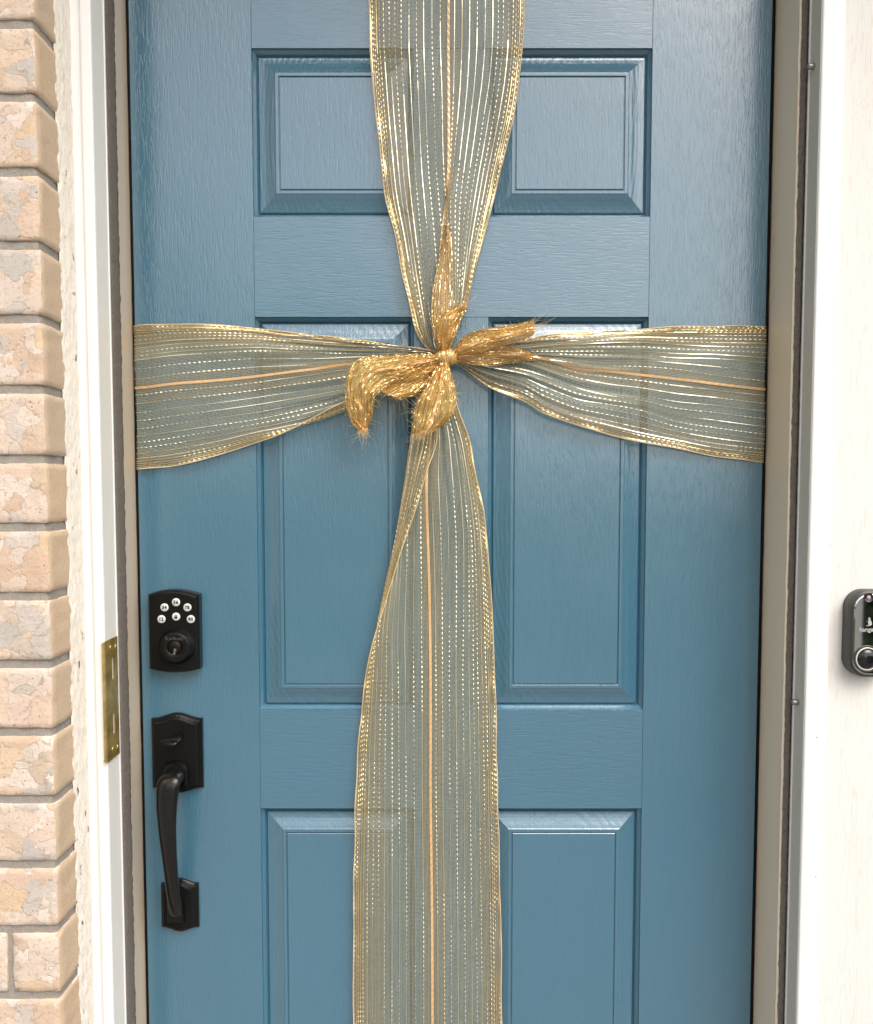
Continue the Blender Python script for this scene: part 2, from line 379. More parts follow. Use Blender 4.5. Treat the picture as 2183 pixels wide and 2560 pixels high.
setting('unseen_porch_ceiling', (-2.2, 4.6, -.58, -.225, 2.62, 2.72), M_CEIL)  # unseen; cut to a strip that blocks sun and darkens the door top

# ------------------------------------------------------------------ brick wall, left
BX = -.4628                      # face of the return next to the door frame
JT = [1.908, 1.826, 1.742, 1.658, 1.573, 1.491, 1.409, 1.328, 1.245, 1.163, 1.080, .997, .916, .835, .751]
z = JT[0]
while z + .0824 < 2.62: z += .0824; JT.insert(0, z)
z = JT[-1]
while z - .0824 > -.02: z -= .0824; JT.append(z)
JH = .0098; LOWPAR = 1
wall = thing('brick_wall', 'pale peach and cream brick wall with grey joints, left of the door', 'wall', (-.9, -.1, 0))
def brick_mesh(x0, x1, y0, y1, z0, z1, seed, corner=True):
    """brick with ragged arrises; front (y0) rough, side smooth. Written about its own centre."""
    bm = bmesh.new(); nx = max(5, int((x1 - x0) / .007)); nx = min(nx, 22); nz = 13; ny = 11
    cx, cy, cz = (x0 + x1) / 2, (y0 + y1) / 2, (z0 + z1) / 2
    def cuts(a, b, n): return [a, a + .0013] + [a + .0013 + (b - a - .0026) * q / (n - 2) for q in range(1, n - 2)] + [b - .0013, b]
    CXs, CYs, CZs = cuts(x0, x1, nx), cuts(y0, y1, ny), cuts(z0, z1, nz)
    grid = {}
    def vert(i, j, k):
        key = (i, j, k)
        if key not in grid:
            p = Vector((CXs[i], CYs[j], CZs[k])) - Vector((cx, cy, cz))
            grid[key] = bm.verts.new(p)
        return grid[key]
    def face(a, b_, c, d, mi):
        f = bm.faces.new((vert(*a), vert(*b_), vert(*c), vert(*d))); f.material_index = mi
    for i in range(nx):
        for k in range(nz): face((i, 0, k), (i + 1, 0, k), (i + 1, 0, k + 1), (i, 0, k + 1), 0)
        for j in range(ny):
            face((i, j, 0), (i, j + 1, 0), (i + 1, j + 1, 0), (i + 1, j, 0), 0); face((i, j, nz), (i + 1, j, nz), (i + 1, j + 1, nz), (i, j + 1, nz), 0)
    for j in range(ny):
        for k in range(nz):
            face((nx, j, k), (nx, j + 1, k), (nx, j + 1, k + 1), (nx, j, k + 1), 1); face((0, j, k), (0, j, k + 1), (0, j + 1, k + 1), (0, j + 1, k), 1)
    hx, hy, hz = (x1 - x0) / 2, (y1 - y0) / 2, (z1 - z0) / 2; sv = Vector((seed * 3.7, seed * 1.3, seed * 5.1))
    for v in bm.verts:
        p = v.co.copy(); q = p * 60 + sv; q2 = p * 170 + sv
        ex = max(0, abs(p.x) - (hx - .0013)) / .0013; ey = max(0, abs(p.y) - (hy - .0013)) / .0013; ez = max(0, abs(p.z) - (hz - .0013)) / .0013
        edge = (min(1, ex) + min(1, ey) + min(1, ez)) - 1
        pull = .0007 * max(0, edge)
        d = Vector((noise.noise(q), noise.noise(q + Vector((9, 9, 9))), noise.noise(q + Vector((33, 3, 5))))) * .0014
        d += Vector((noise.noise(q2), noise.noise(q2 + Vector((9, 9, 9))), noise.noise(q2 + Vector((33, 3, 5))))) * .0009
        if p.z < 0: d.z = abs(d.z) * .9
        else: d.z = -abs(d.z) * .9
        v.co = p + d - Vector((math.copysign(pull, p.x), math.copysign(pull, p.y), math.copysign(pull, p.z)))
    me = bpy.data.meshes.new('brick'); bm.to_mesh(me); bm.free(); me.materials.append(M_BF); me.materials.append(M_BS)
    me.polygons.foreach_set('use_smooth', [True] * len(me.polygons))
    return me, (cx, cy, cz)
def add_brick(me, c):
    o = bpy.data.objects.new('brick', me); COL.objects.link(o); o.parent = wall
    o.location = Vector(c) - wall.location; return o
YF, YB = -.2225, -.112
cache = {}
for i in range(len(JT) - 1):
    zt, zb = JT[i] - JH, JT[i + 1]
    if zb < 0: break
    # corner brick: a stretcher, or a short closer whose joint shows in the lower courses
    low = zt < .84 and i % 2 == LOWPAR or abs(zt - .825) < .01
    if low: L, jw = .0570 + random.uniform(-.001, .001), .0075
    else: L, jw = (.19 if i % 2 else .095), .0098
    me, c = brick_mesh(BX - L, BX, YF, YB, zb, zt, i + 1); add_brick(me, c)
    x1 = BX - L - jw; k = 0
    while x1 > -1.32:
        L2 = .19; x0 = max(x1 - L2, -1.34)
        key = (round(x1 - x0, 3), round(zt - zb, 3), (i + k) % 3)
        if key not in cache: cache[key] = brick_mesh(x0, x1, YF, YB, zb, zt, 50 + len(cache))[0]
        add_brick(cache[key], ((x0 + x1) / 2, (YF + YB) / 2, (zb + zt) / 2)); x1 = x0 - .0098; k += 1
# mortar: one body set back behind the brick faces
bm = bmesh.new()
n1 = 420
prof = [(-1.335, YF + .0032), (-.9, YF + .0032), (-.56, YF + .0032)] + [(-.52 + .0105 * k, YF + .0030) for k in range(5)] + [(BX - .0056, YF + .0032), (BX - .0038, YF + .0050)] + [(BX - .0028, YF + .012 + .011 * k) for k in range(6)] + [(BX - .004, YB - .004), (-1.335, YB - .004)]
extrude_profile('mortar', prof, 0.0, 2.62, wall, M_MORTAR, nz=520, jit=.0011, smooth=True, jf=110)
bm.free()
# sealant bead between bricks and the storm frame
cp = []
for k in range(15):
    t = k / 14
    x = -.4637 + t * .0047; y = -.169 + t * .041
    bul = math.sin(math.pi * t) * .0028
    cp.append((x + bul * .9, y - bul * .35))
cp += [(-.467, -.125), (-.470, -.150)]
extrude_profile('sealant_bead', cp, 0.0, 2.22, wall, M_CAULK, nz=520, jit=.0012, smooth=True, jf=75)

# ------------------------------------------------------------------ siding wall, right and above
sw = thing('siding_wall', 'cream rough-sawn boarded wall right of the door', 'wall', (1.2, -.1, 0))
def wall_slab(name, x0, x1, z0, z1, parent):
    bm = bmesh.new(); nx = max(2, int((x1 - x0) / .02)); nz = max(2, int((z1 - z0) / .02))
    g = [[bm.verts.new((x0 + (x1 - x0) * i / nx, -.1105 + noise.noise(Vector((i * .3, k * .12, 4))) * .0012, z0 + (z1 - z0) * k / nz)) for k in range(nz + 1)] for i in range(nx + 1)]
    for i in range(nx):
        for k in range(nz): bm.faces.new((g[i][k], g[i + 1][k], g[i + 1][k + 1], g[i][k + 1]))
    bmesh.ops.recalc_face_normals(bm, faces=bm.faces)
    r = bmesh.ops.extrude_face_region(bm, geom=bm.faces[:]); bmesh.ops.translate(bm, verts=[v for v in r['geom'] if isinstance(v, bmesh.types.BMVert)], vec=(0, .07, 0))
    bmesh.ops.recalc_face_normals(bm, faces=bm.faces)
    return bmesh_obj(name, bm, parent, M_WALL, smooth=False)
wall_slab('board', .515, 1.115, 0.0, 2.62, sw); wall_slab('board', 1.121, 1.721, 0.0, 2.62, sw); wall_slab('board', 1.727, 2.3, 0.0, 2.62, sw)
wall_slab('lintel_board', -.459, .5125, 2.23, 2.62, sw)

# ------------------------------------------------------------------ door frame (jambs, seal)
DL, DR, DT, DB = -.4300, .4690, 2.170, .060          # door slab
JL, JR = -.4348, .4748                                # jamb faces
fr = thing('door_frame', 'beige painted door jambs with black rubber seal around the blue door', 'door frame', (0.02, 0, 0))
extrude_profile('jamb', [(JL, .03), (JL, -.0905), (JL - .022, -.0905), (JL - .022, .03)], 0, 2.175, fr, M_BEIGE)
extrude_profile('jamb', [(JR, .03), (JR, -.0770), (JR + .0005, -.0776), (JR + .0016, -.0779), (JR + .03, -.0779), (JR + .03, .03)], 0, 2.175, fr, M_BEIGE2, label='hinge side jamb in the same beige, brightened against its shade')
boxobj('head_jamb', (JL - .022, JR + .03, -.09, .03, 2.1755, 2.21), fr, M_BEIGE)
def seal(x0, x1, name='weatherstrip'):
    cx = (x0 + x1) / 2; w = (x1 - x0) / 2
    pr = [(cx + w * math.cos(a), .007 - .0065 * math.sin(a)) for a in [math.pi * k / 8 for k in range(9)]] + [(x0, .02), (x1, .02)]
    return extrude_profile(name, pr, 0.03, 2.173, fr, M_RUBBER, nz=160, jit=.0006, smooth=True, jf=40)
seal(JL + .0001, DL + .0012); seal(DR - .0012, JR - .0001)
boxobj('weatherstrip', (JL + .001, JR - .001, .0, .02, 2.1706, 2.1752), fr, M_RUBBER)
boxobj('threshold', (JL, JR, -.09, .04, .0005, .035), fr, M_STEEL)
# pale paint bead along the right jamb's outer edge
extrude_profile('paint_bead', [(JR - .0002, -.0782), (JR - .0012, -.0795), (JR + .0002, -.0812), (JR + .0024, -.0815), (JR + .003, -.0785)], 0, 2.175, fr, simple('cream_paint_bead', (.66, .57, .45), .5), nz=300, jit=.0006, smooth=True, jf=40)

# ------------------------------------------------------------------ storm door frame (white aluminium channels)
st = thing('storm_door_frame', 'white aluminium storm door frame with dark pile strips standing around the blue door', 'storm frame', (0.02, -.12, 0))
def arc(cx, cy, r, a0, a1, n=5):
    return [(cx + r * math.cos(R(a0 + (a1 - a0) * k / n)), cy + r * math.sin(R(a0 + (a1 - a0) * k / n))) for k in range(n + 1)]
# left: outer flange, small step, inner rib, return
pl = [(-.4600, -.118), (-.4600, -.1290)] + arc(-.4588, -.1290, .0012, 180, 270, 3) + [(-.4485, -.1302), (-.4470, -.1308), (-.4455, -.1335), (-.4442, -.1358), (-.4420, -.1364)] + [(-.4330, -.1364)] + arc(-.4325, -.1350, .0014, 270, 360, 3) + [(-.4311, -.0930), (-.4352, -.0925), (-.4352, -.118)]
extrude_profile('side_channel', pl, 0.0, 2.22, st, M_WHITE)
extrude_profile('inner_return', [(-.43105, -.1335), (-.43085, -.1335), (-.43035, -.0960), (-.43105, -.0960)], 0.0, 2.22, st, M_GREYCH)
extrude_profile('pile_retainer', [(-.4303, -.0958), (-.4291, -.0955), (-.4291, -.0930), (-.4310, -.0926)], 0.0, 2.22, st, M_WHITE)
pr = [(.5175, -.103), (.5175, -.1180)] + [(.5165, -.1189), (.5052, -.1192), (.5038, -.1197), (.5026, -.1212), (.5010, -.1218)] + [(.4895, -.1218), (.4880, -.1212), (.4873, -.1200), (.4872, -.0860), (.4885, -.0855), (.4885, -.103)]
extrude_profile('side_channel', list(reversed(pr)), 0.0, 2.22, st, M_WHITE)
M_GREYCH2 = simple('taupe_grey_channel', (.56, .53, .48), .42, 0, .5, .04, 90, .06, 30)
extrude_profile('inner_return', [(.48715, -.1195), (.4865, -.1195), (.4863, -.0900), (.48715, -.0900)], 0.0, 2.22, st, M_GREYCH2)
extrude_profile('pile_retainer', [(.4862, -.0898), (.4846, -.0894), (.4846, -.0868), (.4872, -.0862)], 0.0, 2.22, st, M_WHITE)
boxobj('head_channel', (-.4355, .4886, -.13, -.092, 2.188, 2.22), st, M_WHITE)
def pile(prof, seed, nrm):
    o = extrude_profile('pile_strip', prof, 0.0, 2.18, st, M_PILE, nz=900, jit=.0011, smooth=True, jf=120)
    # loose fibres standing out of the strip
    r = random.Random(seed); vs = []; fs = []
    for i in range(16000):
        z = r.uniform(.3, 2.18); t = r.random(); k = t * (len(nrm[0]) - 1)
        a, b = Vector(nrm[0][0]), Vector(nrm[0][1]); p = a.lerp(b, t); p = Vector((p.x, p.y, z))
        d = Vector((nrm[1][0], nrm[1][1], 0)) + Vector((r.uniform(-.5, .5), r.uniform(-.6, .6), r.uniform(-.7, .7)))
        d.normalize(); l = r.uniform(.001, .0028); q = p + d * l; s = Vector((0, 0, 1)).cross(d).normalized() * .00011
        m_ = len(vs); vs += [p - s, p + s, q]; fs.append((m_, m_ + 1, m_ + 2))
    me = bpy.data.meshes.new('pile_fibres'); me.from_pydata(vs, [], fs)
    f = link('pile_fibres', me, o, M_PILE, kind='stuff')
pile([(-.4348, -.046), (-.4318, -.050), (-.4301, -.062), (-.4298, -.078), (-.4301, -.0925), (-.4348, -.0925)], 3, (((-.4300, -.091), (-.4330, -.048)), (.55, .5)))
pile([(.4770, -.0772), (.4767, -.0812), (.4785, -.0835), (.4815, -.0842), (.4842, -.0838), (.4862, -.0815), (.4862, -.0772)], 4, (((.4772, -.0838), (.4858, -.0838)), (0, -1)))

# brass strike plate wrapped on the left channel
zt, zb = P(264, 1603, -.137).z, P(268, 1906, -.137).z
bm = bmesh.new()
lip = [(-.4338, -.1375), (-.4338, -.1392), (-.4332, -.1412), (-.4318, -.1426), (-.4302, -.1424), (-.4292, -.1408), (-.4290, -.1385), (-.4290, -.1290)]
plate_y = [-.1290, -.1215, -.1180, -.1120, -.1085, -.1000, -.0935]
zs = [zb, zb + .004, zb + .022]
H = zt - zb
slots = [(zb + H * .20, zb + H * .37), (zb + H * .66, zb + H * .84)]
def inner_z(y): return 0
vs = []
zz = [zb, zb + .003, zb + H * .06, slots[0][0], slots[0][1], slots[1][0], slots[1][1], zt - H * .06, zt - .003, zt]
ins = [.0016, .0004, 0, 0, 0, 0, 0, 0, .0004, .0016]
allp = lip + [(-.4290, y - .0035 * (y > -.11)) for y in plate_y[1:]]
grid = [[bm.verts.new((x, y, z_)) for (x, y) in allp] for z_ in zz]
for a in range(len(zz) - 1):
    for k in range(len(allp) - 1):
        inslot = a in (3, 5) and len(lip) - 1 + 2 <= k < len(lip) - 1 + 3
        if not inslot: bm.faces.new((grid[a][k], grid[a][k + 1], grid[a + 1][k + 1], grid[a + 1][k]))
for k in range(len(lip)):                         # rounded ends of the lip
    f = min(1, (len(lip) - 1 - k) / 5)
    grid[0][k].co.z += .0035 * f * f; grid[-1][k].co.z -= .0035 * f * f
main = bm.faces[:]; be = [e for e in bm.edges if len(e.link_faces) == 1]
r = bmesh.ops.extrude_edge_only(bm, edges=be)
bmesh.ops.translate(bm, verts=[v for v in r['geom'] if isinstance(v, bmesh.types.BMVert)], vec=(-.0011, .0003, 0))
bmesh.ops.recalc_face_normals(bm, faces=bm.faces)
if sum(f.normal.x * f.calc_area() for f in main) < 0: bmesh.ops.reverse_faces(bm, faces=bm.faces[:])
sp = bmesh_obj('strike_plate', bm, st, M_BRASS, smooth=False, label='worn brass strike plate with two slots and four screws')
for dz in (H * .045, H * .10, H * .90, H * .955):
    bm = bmesh.new()
    for k in range(10): pass
    y = -.122 if dz in (H * .10, H * .90) else -.104
    n = 14; c = Vector((-.4287, y, zb + (H * .075 if dz < H / 2 else H * .925) + (.001 if y < -.11 else -.001)))
    rings = []
    for rr, xx in ((.0036, 0), (.0033, .0006), (.0019, .0009)):
        rings.append([bm.verts.new(c + Vector((xx, rr * math.cos(2 * math.pi * k / n), rr * math.sin(2 * math.pi * k / n)))) for k in range(n)])
    for a, b_ in zip(rings, rings[1:]):
        for k in range(n): bm.faces.new((a[k], a[(k + 1) % n], b_[(k + 1) % n], b_[k]))
    bm.faces.new(rings[-1]); bmesh.ops.recalc_face_normals(bm, faces=bm.faces)
    bmesh_obj('screw', bm, sp, M_BRASS, smooth=False)
# zinc pins standing out of the right channel
for py in (167, 1755):
    zc = P(2005, py, -.1).z; bm = bmesh.new()
    pts = [(.4872, -.101, zc), (.4845, -.101, zc), (.4790, -.101, zc), (.4782, -.101, zc), (.4776, -.101, zc)]
    tube(bm, pts, [.0039, .0039, .0038, .0032, .0018], 14)
    bmesh.ops.recalc_face_normals(bm, faces=bm.faces); bmesh_obj('pin', bm, st, M_STEEL, smooth=True)

# ------------------------------------------------------------------ the blue door
door = thing('front_door', 'blue painted six panel front door with moulded wood grain', 'door', (.0195, 0, DB))
PX = [(-.2590, -.0322), (.0742, .3022)]
PZ = [(1.7532, 1.9838), (1.0456, 1.6128), (.345, .8985)]
TH = .040
def board(name, x0, x1, z0, z1, mat):
    bm = bmesh.new(); g = .00012
    box(bm, x0 + g, x1 - g, 0, TH, z0 + g, z1 - g)
    es = [e for e in bm.edges if all(abs(v.co.y) < 1e-6 for v in e.verts)]
    bmesh.ops.bevel(bm, geom=es, offset=.0003, segments=1, affect='EDGES')
    bmesh.ops.recalc_face_normals(bm, faces=bm.faces)
    return bmesh_obj(name, bm, door, mat)
board('stile', DL, PX[0][0], DB, DT, M_V); board('stile', PX[1][1], DR, DB, DT, M_V)
board('rail', PX[0][0], PX[1][1], PZ[0][1], DT, M_H)
board('rail', PX[0][0], PX[1][1], PZ[1][1], PZ[0][0], M_H)
board('rail', PX[0][0], PX[1][1], PZ[2][1], PZ[1][0], M_H)
board('rail', PX[0][0], PX[1][1], DB, PZ[2][0], M_H)
for a, b_ in PZ: board('mullion', PX[0][1], PX[1][0], a, b_, M_V)
boxobj('core', (DL + .003, DR - .003, .018, TH - .002, DB + .003, DT - .003), door, simple('door_core_blue', PAINT, .5))
# raised panels: sticking (cove), quirk, rising bevel, fillet, quirk, field
PROF = [(0.0, .0008), (.0002, .0030), (.0008, .0042), (.0022, .0058), (.0044, .0084), (.0060, .0120), (.0070, .0132),
        (.0078, .0112), (.0086, .0098), (.0120, .0092), (.0170, .0080), (.0220, .0062), (.0270, .0040), (.0310, .0026), (.0322, .0018),
        (.0328, .0017), (.0362, .0017), (.0368, .0022), (.0371, .0042), (.0379, .0042), (.0382, .0024), (.0390, .0018)]
for (x0, x1) in PX:
    for (z0, z1) in PZ:
        bm = bmesh.new(); rings = []
        for ins, y in PROF:
            rings.append([bm.verts.new(p) for p in ((x0 + ins, y, z0 + ins), (x1 - ins, y, z0 + ins), (x1 - ins, y, z1 - ins), (x0 + ins, y, z1 - ins))])
        for a, b_ in zip(rings, rings[1:]):
            for k in range(4): bm.faces.new((a[k], a[(k + 1) % 4], b_[(k + 1) % 4], b_[k]))
        bm.faces.new(rings[-1]); bmesh.ops.recalc_face_normals(bm, faces=bm.faces)
        if bm.faces[-1:] and sum((f.normal.y for f in bm.faces)) > 0: bmesh.ops.reverse_faces(bm, faces=bm.faces[:])
        for f in bm.faces:
            c_ = f.calc_center_median(); ii = min(c_.x - x0, x1 - c_.x, c_.z - z0, z1 - c_.z)
            if .0075 < ii < .0323: f.material_index = 1
        o = bmesh_obj('panel', bm, door, [M_P, M_ARC]); recenter(o)

# ---- text helper
def text_mesh(txt, size, x, y, z, depth=.0002, spacing=1.0, bold=0.0):
    c = bpy.data.curves.new('txt', 'FONT'); c.body = txt; c.size = size; c.align_x = 'CENTER'; c.align_y = 'CENTER'
    c.extrude = depth; c.space_character = spacing; c.offset = bold; c.resolution_u = 3
    o = bpy.data.objects.new('txt', c); COL.objects.link(o)
    o.rotation_euler = (R(90), 0, 0); o.location = (x, y, z)
    bpy.context.view_layer.update()
    dg = bpy.context.evaluated_depsgraph_get()
    me = bpy.data.meshes.new_from_object(o.evaluated_get(dg)); me.transform(o.matrix_world)
    bpy.data.objects.remove(o); me.materials.clear()
    return me

# ---- keypad lock
def to_outline(pts, Y): return [(P(px, py, Y).x, P(px, py, Y).z) for px, py in pts]
def shield(xl, xr, ztop, ztopm, zbot, zbotm, r, n=10, s_curve=False):
    """plate outline, arched top and bottom; (x, z) clockwise from upper left"""
    pts = []; cx = (xl + xr) / 2
    def arch(t, e, m):                  # t 0..1 across
        u = abs(2 * t - 1)
        if s_curve: k = .5 + .5 * math.cos(math.pi * min(1, u * 1.06)); return e + (m - e) * k
        return e + (m - e) * (1 - u * u)
    for k in range(n + 1):
        t = k / n; pts.append((xl + (xr - xl) * t, arch(t, ztop, ztopm)))
    for k in range(1, 4): pts.append((xr, ztop + (zbot - ztop) * k / 4))
    for k in range(n + 1):
        t = 1 - k / n; pts.append((xl + (xr - xl) * t, arch(t, zbot, zbotm)))
    for k in range(1, 4): pts.append((xl, zbot + (ztop - zbot) * k / 4))
    return pts
def plate(name, xl, xr, z4, th, parent, s_curve=False, steps=((0, 0), (0, .6), (.0015, .8), (.0035, 1.0)), mats=(M_BLACK, M_BLACK2), lab=None):
    ztop, ztopm, zbot, zbotm = z4; bm = bmesh.new(); rings = []
    for ins, f in steps:
        rings.append((shield(xl + ins, xr - ins, ztop - ins, ztopm - ins, zbot + ins, zbotm + ins, 0, s_curve=s_curve), -th * f - .0003))
    outline_stack(bm, rings)
    bm.faces.ensure_lookup_table(); bm.faces[-1].material_index = 1
    bmesh.ops.recalc_face_normals(bm, faces=bm.faces)
    return bmesh_obj(name, bm, parent, list(mats), label=lab)
def X_(px, Y): return P(px, 1351, Y).x
kx0, kx1 = P(380.5, 1570).x, P(506, 1570).x
kz = (P(440, 1483).z, P(440, 1471).z, P(440, 1667).z, P(440, 1676).z)
lock = plate('keypad_lock', kx0, kx1, kz, .020, door, steps=((0, 0), (0, .72), (.0012, .86), (.0026, .96), (.0046, 1.0)), lab='black keypad deadbolt with round white number buttons')
KY = -.0203
def disc(name, cx, cz, r, y0, y1, parent, mat, n=32, bev=.0006, dome=0):
    bm = bmesh.new(); lathe_y(bm, cx, cz, [(r, y0), (r, y1 + bev), (r - bev, y1), (r * .5, y1 - dome * .75), (0, y1 - dome)], n)
    bmesh.ops.recalc_face_normals(bm, faces=bm.faces); return bmesh_obj(name, bm, parent, mat, smooth=True)
for (zx, zy, tx) in ((635, 525, '56'), (405, 628, '34'), (862, 628, '78'), (345, 862, '12'), (637, 812, None), (930, 862, '90')):
    p = P(360 + zx / 7.967, 1440 + zy / 7.967, KY - .0012)
    disc('button', p.x, p.z, .0058, KY + .002, KY - .0012, lock, M_BUTTON, dome=.0001)
    if tx:
        me = text_mesh(tx, .0066, p.x, KY - .0016, p.z - .0001, .00015, 1.08, .00022); link('number', me, lock, M_DIGIT)
    else:
        bm = bmesh.new(); box(bm, p.x - .0021, p.x + .0021, KY - .0018, KY - .0014, p.z - .0026, p.z + .0006, .0002, 1)
        tube(bm, [(p.x - .0013, KY - .0016, p.z + .0004), (p.x - .0013, KY - .0016, p.z + .0018), (p.x - .0007, KY - .0016, p.z + .0026), (p.x + .0007, KY - .0016, p.z + .0026), (p.x + .0013, KY - .0016, p.z + .0018), (p.x + .0013, KY - .0016, p.z + .0004)], .00038, 6)
        bmesh_obj('padlock_symbol', bm, lock, M_DIGIT)
cc = P(443.5, 1614.5, KY)
bm = bmesh.new()
lathe_y(bm, cc.x, cc.z, [(.0262, KY + .001), (.0262, KY - .0004), (.0252, KY - .0022), (.0228, KY - .0070), (.0215, KY - .0125), (.0208, KY - .0138), (.0200, KY - .0142), (.0112, KY - .0142), (.0104, KY - .0136), (.0100, KY - .0118), (.0096, KY - .0118), (.0093, KY - .0140), (.0086, KY - .0146), (0, KY - .0146)], 56)
bmesh.ops.recalc_face_normals(bm, faces=bm.faces); cyl = bmesh_obj('lock_cylinder', bm, lock, M_BLACK, smooth=True)
m_ = cyl.modifiers.new('edge', 'EDGE_SPLIT'); m_.split_angle = R(50)
kc = P(436.5, 1629, KY - .0146)
bm = bmesh.new(); box(bm, kc.x - .0010, kc.x + .0010, KY - .0150, KY - .0146, kc.z - .0045, kc.z + .0042, .0002, 1); box(bm, kc.x + .0008, kc.x + .0026, KY - .0150, KY - .0146, kc.z + .0012, kc.z + .0036, .0002, 1); box(bm, kc.x - .0028, kc.x - .0008, KY - .0150, KY - .0146, kc.z - .004, kc.z - .002, .0002, 1)
bmesh_obj('keyway', bm, lock, M_STEEL)
me = text_mesh('Kwikset', .0076, cc.x, KY - .0144, cc.z + .0128, .00025, 1.05, .0001)
link('lettering', me, lock, simple('lock_lettering', (.05, .05, .048), .3))

# ---- handle set
hx0, hx1 = P(383, 1870).x, P(509, 1870).x
hz = (P(440, 1794).z, P(440, 1780).z, P(440, 1966).z, P(440, 1979).z)
STEP2 = ((0, 0), (0, .35), (.0015, .5), (.0045, .62), (.0062, .98), (.0072, 1.0))
hset = plate('entry_handle', hx0, hx1, hz, .014, door, True, STEP2, lab='black curved pull handle with thumb latch on arched plates')
bx0, bx1 = P(406, 2260).x, P(498.5, 2260).x
bz = (P(440, 2206).z, P(440, 2194).z, P(440, 2314).z, P(440, 2325).z)
plate('lower_plate', bx0, bx1, bz, .012, hset, True, STEP2)
# grip: from the upper plate outwards, down, and back to the lower plate
def q(zx, zy, Y): return P(360 + zx / 3.455, 1750 + zy / 3.455, Y)
gp = [(q(286, 625, -.010), (.0150, .0125)), (q(278, 645, -.024), (.0142, .0120)), (q(256, 668, -.040), (.0148, .0105)), (q(218, 712, -.0525), (.0162, .0075)), (q(203, 800, -.0570), (.0158, .0066)),
      (q(196, 950, -.0590), (.0143, .0066)), (q(203, 1150, -.0575), (.0122, .0068)), (q(220, 1350, -.0520), (.0105, .0070)), (q(236, 1520, -.0445), (.0096, .0072)),
      (q(252, 1660, -.0360), (.0098, .0072)), (q(268, 1760, -.0270), (.0104, .0078)), (q(280, 1830, -.0170), (.0108, .0085)), (q(284, 1850, -.0090), (.0108, .0090))]
bm = bmesh.new()
cps = []
for i in range(len(gp) - 1):                       # smooth the path
    p0 = gp[max(i - 1, 0)][0]; p1, p2 = gp[i][0], gp[i + 1][0]; p3 = gp[min(i + 2, len(gp) - 1)][0]
    for t in (0, .25, .5, .75):
        p = .5 * ((2 * p1) + (p2 - p0) * t + (2 * p0 - 5 * p1 + 4 * p2 - p3) * t * t + (3 * p1 - p0 - 3 * p2 + p3) * t ** 3)
        a, b_ = gp[i][1], gp[i + 1][1]; cps.append((p, (a[0] + (b_[0] - a[0]) * t, a[1] + (b_[1] - a[1]) * t)))
cps.append(gp[-1])
rings = []; n = 20
for i, (p, (ra, rb)) in enumerate(cps):
    t = (cps[min(i + 1, len(cps) - 1)][0] - cps[max(i - 1, 0)][0]).normalized()
    a = Vector((1, 0, 0)); a = (a - t * a.dot(t)).normalized(); b_ = t.cross(a).normalized()
    ring = []
    for k in range(n):
        th = 2 * math.pi * k / n; c_, s_ = math.cos(th), math.sin(th)
        ring.append(bm.verts.new(p + a * ra * math.copysign(abs(c_) ** .75, c_) + b_ * rb * math.copysign(abs(s_) ** .85, s_)))
    rings.append(ring)
for a, b_ in zip(rings, rings[1:]):
    for k in range(n): bm.faces.new((a[k], a[(k + 1) % n], b_[(k + 1) % n], b_[k]))
bm.faces.new(rings[0]); bm.faces.new(rings[-1]); bmesh.ops.recalc_face_normals(bm, faces=bm.faces)
bmesh_obj('grip', bm, hset, simple('black_handle_gloss', (.007, .0065, .006), .2, 0, .4, .04, 300, .2, 60), smooth=True)
# collar where the grip leaves the upper plate
cu = q(284, 625, -.013); bm = bmesh.new()
def arched(cx, cz, hw, h): return [(cx - hw, cz - h), (cx - hw, cz + h * .5), (cx - hw * .75, cz + h * .85), (cx - hw * .3, cz + h), (cx + hw * .3, cz + h), (cx + hw * .75, cz + h * .85), (cx + hw, cz + h * .5), (cx + hw, cz - h)]
outline_stack(bm, [(arched(cu.x, cu.z, .0185, .0185), -.013), (arched(cu.x, cu.z, .0178, .0178), -.022), (arched(cu.x, cu.z, .0160, .0160), -.026)])
bmesh.ops.recalc_face_normals(bm, faces=bm.faces); bmesh_obj('collar', bm, hset, M_BLACK)
cl = q(282, 1800, -.012); bm = bmesh.new()
outline_stack(bm, [(arched(cl.x, cl.z, .0125, .0200), -.011), (arched(cl.x, cl.z, .0118, .019), -.019), (arched(cl.x, cl.z, .0100, .017), -.022)])
bmesh.ops.recalc_face_normals(bm, faces=bm.faces); bmesh_obj('collar', bm, hset, M_BLACK)
# thumb latch: a tongue curling outwards and down
bm = bmesh.new()
tp = [(q(318, 300, -.012), .0050, .0035), (q(306, 305, -.022), .0065, .0032), (q(280, 325, -.034), .0095, .0026), (q(245, 345, -.044), .0125, .0022), (q(215, 365, -.052), .0130, .0022), (q(205, 385, -.055), .0105, .0018), (q(200, 392, -.0565), .005, .001)]
rings = []
for i, (p, ra, rb) in enumerate(tp):
    t = (tp[min(i + 1, len(tp) - 1)][0] - tp[max(i - 1, 0)][0]).normalized(); a = Vector((1, 0, 0)); a = (a - t * a.dot(t)).normalized(); b_ = t.cross(a).normalized()
    rings.append([bm.verts.new(p + a * ra * math.cos(2 * math.pi * k / 16) + b_ * rb * math.sin(2 * math.pi * k / 16)) for k in range(16)])
for a, b_ in zip(rings, rings[1:]):
    for k in range(16): bm.faces.new((a[k], a[(k + 1) % 16], b_[(k + 1) % 16], b_[k]))
bm.faces.new(rings[0]); bm.faces.new(rings[-1]); bmesh.ops.recalc_face_normals(bm, faces=bm.faces)
bmesh_obj('thumb_latch', bm, hset, M_BLACK, smooth=True)

